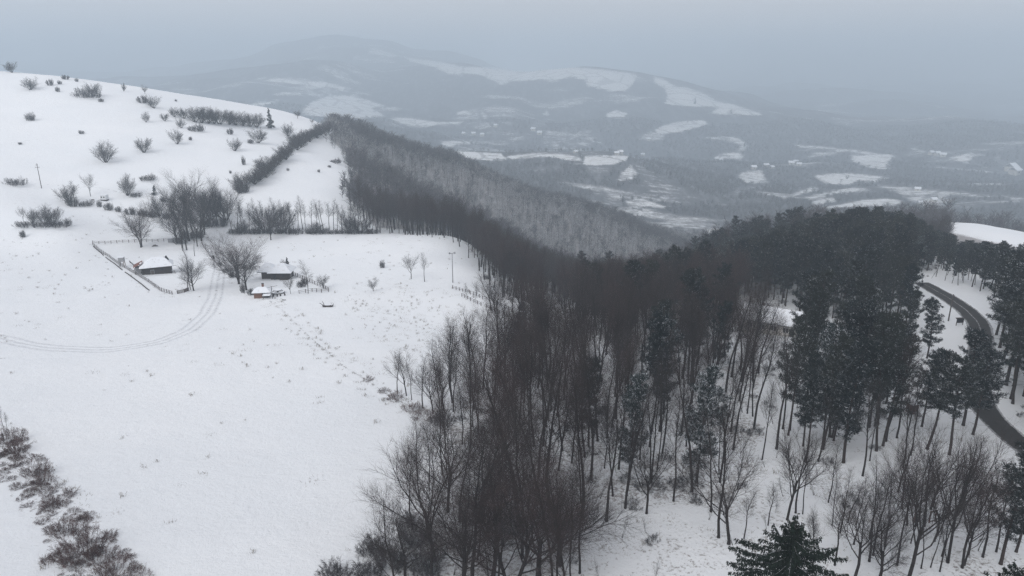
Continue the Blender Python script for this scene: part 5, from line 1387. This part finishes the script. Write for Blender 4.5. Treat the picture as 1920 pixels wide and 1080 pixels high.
# pines
X, Y, Z, u, v = near_world(60, 302, 5.0)
m = inpoly(u, v, PZ) & ~inpoly(u, v, LODGE) & ~inpoly(u, v, [(1375, 560), (1495, 580), (1500, 810), (1370, 810)]) & ~inpoly(u, v, VERGE) & (road_d(X, Y) > 4.2) & free(X, Y)
m &= ~((road_d(X, Y) < 8) & (v < 610))
m &= ~(inpoly(u, v, GAP1) & (nr.random(len(X)) > .22))
m &= ~((v > 640) & (v < 775) & (u > 1490) & (u < 1700) & (nr.random(len(X)) > .42))
thin = (v > 640) & (u < 1800); m &= ~(thin & (nr.random(len(X)) > .72))
pineX = np.stack([X[m], Y[m], Z[m], u[m], v[m]], 1)
# mixed-in conifers and bare wood
X, Y, Z, u, v = near_world(52, 345, 4.3)
base = ~inpoly(u, v, OPEN) & ~inpoly(u, v, GLADE) & ~inpoly(u, v, LODGE) & ~inpoly(u, v, FRONT) & ~inpoly(u, v, VERGE) & (road_d(X, Y) > 5.5)
base &= ~((Y > 100) & (Y < 330) & inpoly(u, v, PZ)) & free(X, Y, 1.8) & (v < 1200) & (u > 600)
base &= ~inpoly(u, v, [(1760, 395), (3000, 395), (3000, 545), (1900, 540), (1775, 515)])
base &= ~((u > 1060) & (v > 600) & (nr.random(len(X)) > .80)); base &= ~((u > 1000) & (v > 520) & (v <= 600) & (nr.random(len(X)) > .85))
front_thin = (v > 850) & (nr.random(len(X)) > .75); base &= ~front_thin
base &= ~(inpoly(u, v, [(1385, 560), (1500, 580), (1505, 775), (1395, 775)]) & (nr.random(len(X)) > .5))
mix = base & ~inpoly(u, v, [(1365, 560), (1500, 580), (1505, 830), (1365, 830)]) & (((u > 1080) & (nr.random(len(X)) < .10)) | ((u > 1290) & (v < 560) & (nr.random(len(X)) < .45)))
decX = np.stack([X, Y, Z, u, v], 1)[base & ~mix]
pineX = np.concatenate([pineX, np.stack([X, Y, Z, u, v], 1)[mix]])
def seen(P):            # within the picture (some allowance for tree height)
    return (P[:, 3] > -60) & (P[:, 3] < 2500) & (P[:, 4] < 1500)
COLS = ((820, 'over the snow field rim', 'rim of the big snow field'), (960, 'behind the huge tree', 'behind the huge tree'), (1080, 'left of the slim trunks', 'left of the slim trunks'),
        (1240, 'by the narrow snowy pine', 'round the snow dusted pine'), (1380, 'by the snow laden pine', 'round the snow laden pine'), (1500, 'by the snow roofed lodge', 'round the lodge'),
        (1600, 'above the big spruce', 'above the big spruce'), (1720, 'by the leaning pines', 'round the leaning pines'), (1840, 'beside the road bend', 'beside the road bend'), (9999, 'beyond the road', 'beyond the road'))
ROWS = ((465, 'rearmost'), (490, 'far back'), (520, 'in the back rows'), (560, 'behind the middle'), (610, 'in the middle rows'), (670, 'just before the middle'), (740, 'in the near half'), (820, 'near the front'), (900, 'in the front rows'), (9999, 'foremost'))
def zone(u, v, pine):
    c, g = next((c, g) for k, c, g in COLS if u < k); r = next(r for k, r in ROWS if v < k)
    return r + ' ' + c, ('pines ' if pine else 'bare trees ') + g + ', ' + r
def woods(P, pine, masters, pick, Hr, nmax, stuffname, label, cat):
    P = P[seen(P)] if pine or True else P
    order = np.argsort(P[:, 1]); P = P[order]
    vis = (P[:, 3] < 1985) & (P[:, 4] < 1300); P = np.concatenate([P[vis], P[~vis]]); nmax = min(nmax, int(vis.sum()))
    ind, rest = P[:nmax], P[nmax:]
    items = []
    for (x, y, z, u_, v_) in ind:
        M_ = pick(u_, v_); items.append((u_, v_, x, y, z, *rnd.choice(M_)))
    items.sort(key=lambda q: q[0]); cells = {}
    for q in items:
        what = ('snow flecked pine' if q[5].name in SNOWY else 'dark pine') if pine else ('slim grey bare tree' if q[5].name in GREYS else 'tall brown bare tree')
        cells.setdefault((what,) + zone(q[0], q[1], pine), []).append(q)
    for (what, zl_, g_), qs in cells.items():
        for i, (u_, v_, x, y, z, tm, cm) in enumerate(qs):
            s = rnd.uniform(*Hr(u_, v_)) / MH[tm.name]; w_ = s * rnd.uniform(.75, 1.1)
            t = empty('pine_tree' if pine else 'bare_tree', (x, y, z), rnd.random() * 6.28, (w_, w_, s))
            t.rotation_euler[0] = rnd.gauss(0, .03); t.rotation_euler[1] = rnd.gauss(0, .03)
            if len(qs) == 1: lab = what + ' ' + zl_
            elif len(qs) <= 8: lab = what + ' ' + ('first', 'second', 'third', 'fourth', 'fifth', 'sixth', 'seventh', 'eighth')[i] + ' from left ' + zl_
            else: lab = what + ' ' + zl_
            tag(t, lab, cat, g_)
            link('trunk', tm, t); link('crown', cm, t)
    return rest
SNOWY = {p[0].name for p in PINES}; GREYS = {p[0].name for p in DECG + DEC[4:]}
def dec_pick(u, v):
    if u > 1350 or (v > 760 and u > 1150): return DEC[4:] + DECG
    if u > 1150: return DEC[:2] + DEC[4:] + DECG[:1]
    return DEC[:5]
def dec_h(u, v): return (11, 16) if (u < 960 and v > 600) else (12, 17) if v > 850 and u > 1100 else (14, 21)
n_hand_dec = sum(1 for o in SC.objects if o.name.startswith('bare_tree'))
n_hand_pine = sum(1 for o in SC.objects if o.name.startswith('pine_tree'))
restD = woods(decX, False, None, dec_pick, dec_h, 300 - n_hand_dec, None, None, 'tree')
restP = woods(pineX, True, None, lambda u, v: PINE + (PINES if rnd.random() < .12 else []), lambda u, v: ((9.5, 13.5) if (1700 < u <= 1765 and v < 535) else (6.5, 9.5) if (u > 1765 and v < 535) else (11, 14.5) if (u > 1775 and v < 600) else (13.5, 20.5)), 300 - n_hand_pine, None, None, 'pine')
print('woods', len(decX), len(pineX), len(restD), len(restP), n_hand_dec)

def stuff_instances(name, label, cat, P, variants, scl, wid=None):
    """points carrying variant / turn / size; geometry nodes put the shared trees on them"""
    P = np.asarray(P, float); N = len(P); nv = len(variants)
    me = bpy.data.meshes.new(name); me.vertices.add(N); me.vertices.foreach_set('co', P[:, :3].astype(np.float32).ravel())
    var = nr.integers(0, nv, N)
    for nm_, ty, a in (('var', 'INT', var.astype(np.int32)), ('turn', 'FLOAT', (nr.random(N) * 6.28).astype(np.float32)), ('size', 'FLOAT', np.asarray(scl, np.float32))):
        at = me.attributes.new(nm_, ty, 'POINT'); at.data.foreach_set('value', a)
    if wid is None: wid = nr.uniform(.9, 1.3, N)
    at = me.attributes.new('wide', 'FLOAT', 'POINT'); at.data.foreach_set('value', np.asarray(wid, np.float32))
    ob = link(name, me); tag(ob, label, cat, kind='stuff')
    ng = bpy.data.node_groups.new(name + '_scatter', 'GeometryNodeTree')
    ng.interface.new_socket('Geometry', in_out='INPUT', socket_type='NodeSocketGeometry'); ng.interface.new_socket('Geometry', in_out='OUTPUT', socket_type='NodeSocketGeometry')
    n, l = ng.nodes, ng.links
    gi = n.new('NodeGroupInput'); go = n.new('NodeGroupOutput'); jn = n.new('GeometryNodeJoinGeometry')
    def attr(nm_, ty):
        a = n.new('GeometryNodeInputNamedAttribute'); a.data_type = ty; a.inputs['Name'].default_value = nm_; return a.outputs['Attribute']
    tv, tt, ts, tw = attr('var', 'INT'), attr('turn', 'FLOAT'), attr('size', 'FLOAT'), attr('wide', 'FLOAT')
    cr = n.new('ShaderNodeCombineXYZ'); l.new(tt, cr.inputs[2])
    mu = n.new('ShaderNodeMath'); mu.operation = 'MULTIPLY'; l.new(ts, mu.inputs[0]); l.new(tw, mu.inputs[1])
    cs = n.new('ShaderNodeCombineXYZ'); l.new(mu.outputs[0], cs.inputs[0]); l.new(mu.outputs[0], cs.inputs[1]); l.new(ts, cs.inputs[2])
    for k, meshes in enumerate(variants):
        cmp = n.new('FunctionNodeCompare'); cmp.data_type = 'INT'; cmp.operation = 'EQUAL'
        l.new(tv, cmp.inputs[2]); cmp.inputs[3].default_value = k
        i0 = int(np.argmax(var == k))
        for ms in meshes:
            src = link(ms[0], ms[1], ob, tuple(P[i0, :3])); src.rotation_euler.z = 1.0 + k
            src.scale = (scl[i0],) * 3
            oi = n.new('GeometryNodeObjectInfo'); oi.transform_space = 'ORIGINAL'; oi.inputs['Object'].default_value = src; oi.inputs['As Instance'].default_value = False
            ip = n.new('GeometryNodeInstanceOnPoints'); l.new(gi.outputs[0], ip.inputs['Points']); l.new(cmp.outputs[0], ip.inputs['Selection'])
            l.new(oi.outputs['Geometry'], ip.inputs['Instance']); l.new(cr.outputs[0], ip.inputs['Rotation']); l.new(cs.outputs[0], ip.inputs['Scale'])
            l.new(ip.outputs[0], jn.inputs[0])
    l.new(jn.outputs[0], go.inputs[0])
    md = ob.modifiers.new('scatter', 'NODES'); md.node_group = ng
    return ob
TC = lambda pr: [('trunk', pr[0]), ('crown', pr[1])]
if len(restD): stuff_instances('bare_wood', 'continuing mass of tall bare brown trees behind the nearest ones', 'wood', restD, [TC(p) for p in DEC[:5]], nr.uniform(.95, 1.22, len(restD)))
if len(restP): stuff_instances('pine_wood', 'continuing mass of dark pines behind the nearest ones', 'pine wood', restP, [TC(p) for p in PINE[:4]], nr.uniform(.72, 1.05, len(restP)) * np.where(restP[:, 4] < 535, np.interp(restP[:, 3], [1600, 1690, 1800], [1, .85, .46]), 1))

# woods over the spurs behind
X, Y, Z, u, v = near_world(345, 860, 5.2)
m = ~inpoly(u, v, OPEN) & (u > 560) & (u < 2050) & ~(inpoly(u, v, [(1770, 395), (3000, 395), (3000, 500), (1780, 478)]) & (Y < 440))
m &= ~((u > 1440) & (u < 1475) & (v > 438) & (v < 458) & (Y < 420))
slope = (Y > 470) & (nr.random(len(X)) > .86)                 # thinner on the far slope: the snow shows through
m &= ~slope
P = np.stack([X, Y, Z], 1)[m]
fs_ = P[:, 1] > 470
stuff_instances('spur_wood', 'dark bare woodland covering the near spur beyond the meadow', 'wood', P[~fs_], [[('far_tree', f)] for f in FARM], nr.uniform(.45, 1.15, (~fs_).sum()), nr.uniform(1.2, 1.9, (~fs_).sum()))
X, Y, Z, u, v = near_world(470, 880, 4.6); m = ~inpoly(u, v, OPEN) & (u > 560) & (u < 2050); P2 = np.stack([X, Y, Z], 1)[m]
CR = np.array([pz(*q)[:2] for q in ((640,600,-58),(680,640,-62),(850,700,-98),(950,715,-125),(1130,700,-146),(1290,650,-172))])
cd = np.full(len(P2), 1e9)
for i in range(len(CR) - 1):
    w_ = CR[i + 1] - CR[i]; t_ = np.clip(((P2[:, 0] - CR[i, 0]) * w_[0] + (P2[:, 1] - CR[i, 1]) * w_[1]) / (w_ @ w_), 0, 1)
    cd = np.minimum(cd, np.hypot(P2[:, 0] - CR[i, 0] - t_ * w_[0], P2[:, 1] - CR[i, 1] - t_ * w_[1]))
cr = cd < 26
stuff_instances('crest_wood', 'dark line of denser trees along the crest of the far spur', 'wood', P2[cr], [[('far_tree', f)] for f in FARM], nr.uniform(.7, 1.0, cr.sum()), nr.uniform(1.4, 2.0, cr.sum()))
P2 = P2[~cr]
stuff_instances('slope_wood', 'paler snow dusted woodland on the far side of the gully', 'wood', P2, [[('far_tree', f)] for f in FARS + FARM[:1]], nr.uniform(.42, .98, len(P2)), nr.uniform(1.1, 1.7, len(P2)))
print('spur', len(P))
# valley woods
Ps = []
for (a, b2, s) in ((860, 1300, 8.5), (1300, 1900, 12), (1900, 2600, 15)):
    X, Y = hexgrid(-.8 * b2, .82 * b2, a, b2, s)
    k = (np.abs(X) < .80 * Y); X, Y = X[k], Y[k]
    i = np.clip(np.searchsorted(GX, X), 0, len(GX) - 1); j = np.clip(np.searchsorted(GY, Y), 0, len(GY) - 1)
    k = field[j, i] + (vnoise(X, Y, 40, 31)) * .5 < -.38
    k |= (nr.random(len(X)) < .006)
    X, Y = X[k], Y[k]; Z = gz(X, Y)
    Ps.append(np.stack([X, Y, Z, np.full(len(X), s / 8.5)], 1))
P = np.concatenate(Ps); print('valley', len(P))
stuff_instances('valley_wood', 'hazy bare woodland over the valley sides and far hills', 'wood', P, [[('far_tree', f)] for f in FARM], nr.uniform(.42, .72, len(P)), nr.uniform(1.8, 2.6, len(P)) * (1 + .35 * (P[:, 3] - 1)))
# undergrowth
X, Y, Z, u, v = near_world(52, 240, 3.2)
m = (~inpoly(u, v, OPEN) & ~inpoly(u, v, GLADE) & ~inpoly(u, v, VERGE) & (road_d(X, Y) > 4) & ~((u > 1760) & (v < 720)) & (u > 640) & (u < 2000) & (nr.random(len(X)) < np.where(inpoly(u, v, FRONT), .26, .6)))
P = np.stack([X, Y, Z], 1)[m]; print('under', len(P))
SAP = [make_bare(500 + i, 4.0, 'sapling', stems=2, mats=[M_BARK, M_TWIG_G], spread=.4, rad=.035) for i in range(3)]
stuff_instances('undergrowth', 'saplings and thin brush on the snowy floor of the near wood', 'undergrowth', P, [TC(s_) for s_ in SAP] + [[('shrub', UNDER)]], nr.uniform(.35, 1.0, len(P)))
# weeds standing out of the snow
def weed_mesh(seed, n, h, spread, clumps=False):
    R = random.Random(seed); S = []
    for k in range(n):
        p = Vector((R.gauss(0, spread), R.gauss(0, spread), -.03)); d = Vector((R.gauss(0, .45), R.gauss(0, .45), 1)).normalized()
        q = p + d * h * R.uniform(.4, 1.1); S.append((*p, *q, .012, .006))
        if clumps: 
            for g in range(3): dd = (d + rv(R) * .6).normalized(); c = p.lerp(q, R.uniform(.4, 1)); S.append((*c, *(c + dd * h * .3), .01, .005))
    V, F = skin(S, 3); return arr_mesh('weed', [(V, F, 0)], [M_WEED])
WD = [weed_mesh(600, 14, .38, .22), weed_mesh(601, 9, .5, .15, True), weed_mesh(602, 22, .28, .4)]
X, Y, Z, u, v = near_world(55, 300, 1.9)
dn = np.clip(vnoise(X, Y, 22, 41) * 3 + .15, 0, 1) * .08 + .015
STRK = H((500,560),(540,590),(590,640),(640,685),(690,715),(735,745),(790,772))
ds_ = np.full(len(X), 1e9)
for i in range(len(STRK) - 1):
    a, b2 = np.array(STRK[i]), np.array(STRK[i + 1]); w_ = b2 - a; t_ = np.clip(((X - a[0]) * w_[0] + (Y - a[1]) * w_[1]) / (w_ @ w_), 0, 1); ds_ = np.minimum(ds_, np.hypot(X - a[0] - t_ * w_[0], Y - a[1] - t_ * w_[1]))
dn = np.where(ds_ < 3.5, .55, dn)
d = sdist(u, v, ROUGH); dn = np.where(d > -25, np.clip((d + 25) / 80, 0, 1) * .55 + .02, dn)
dn = np.where(inpoly(u, v, STRIP), .35, dn)
dn = np.where((Y < 110) & (u > 1000) & ~inpoly(u, v, OPEN), .22, dn)
m = (nr.random(len(X)) < dn) & (inpoly(u, v, OPEN) | inpoly(u, v, FRONT)) & (u > -60) & (u < 1980) & (road_d(X, Y) > 3)
P = np.stack([X, Y, Z], 1)[m]; print('weeds', len(P))
stuff_instances('dry_weeds', 'dry grass and weed stalks poking through the snow', 'weeds', P, [[('weed', w_)] for w_ in WD], nr.uniform(.6, 1.5, len(P)))
# low brush of the bramble bank
X, Y = hexgrid(-75, -20, 45, 130, 1.1); Z = gz(X, Y); u, v, _d = project(X, Y, Z)
d = sdist(u, v, STRIP); m = (d > 0) & (nr.random(len(X)) < np.clip(d / 60, 0, .5))
P = np.stack([X, Y, Z], 1)[m]
stuff_instances('bramble_scrub', 'low snowy bramble scrub spread over the bank at the bottom left', 'scrub', P, [[('bramble', b_)] for b_ in BRAM], nr.uniform(.12, .36, len(P)))
# ------------------------------------------------------------------ haze
bm = bmesh.new(); bmesh.ops.create_cube(bm, size=1.0)
hz = bpy.data.meshes.new('haze'); bm.to_mesh(hz); bm.free()
ho = link('haze', hz)
zl, zt = float(ZZ.min()) - 1.0, max(float(ZZ.max()) + 25, CZ + 190)
ho.scale = (25400, 15600, zt - zl); ho.location = (0, 7200, (zl + zt) / 2)
tag(ho, kind='stuff')
M_HAZE = bpy.data.materials.new('haze'); M_HAZE.use_nodes = True
n, l = M_HAZE.node_tree.nodes, M_HAZE.node_tree.links; n.clear()
o = n.new('ShaderNodeOutputMaterial'); pv = n.new('ShaderNodeVolumePrincipled')
pv.inputs['Color'].default_value = (.74, .865, .985, 1); pv.inputs['Density'].default_value = HAZE
pv.inputs['Anisotropy'].default_value = 0.0
l.new(pv.outputs[0], o.inputs['Volume']); hz.materials.append(M_HAZE)
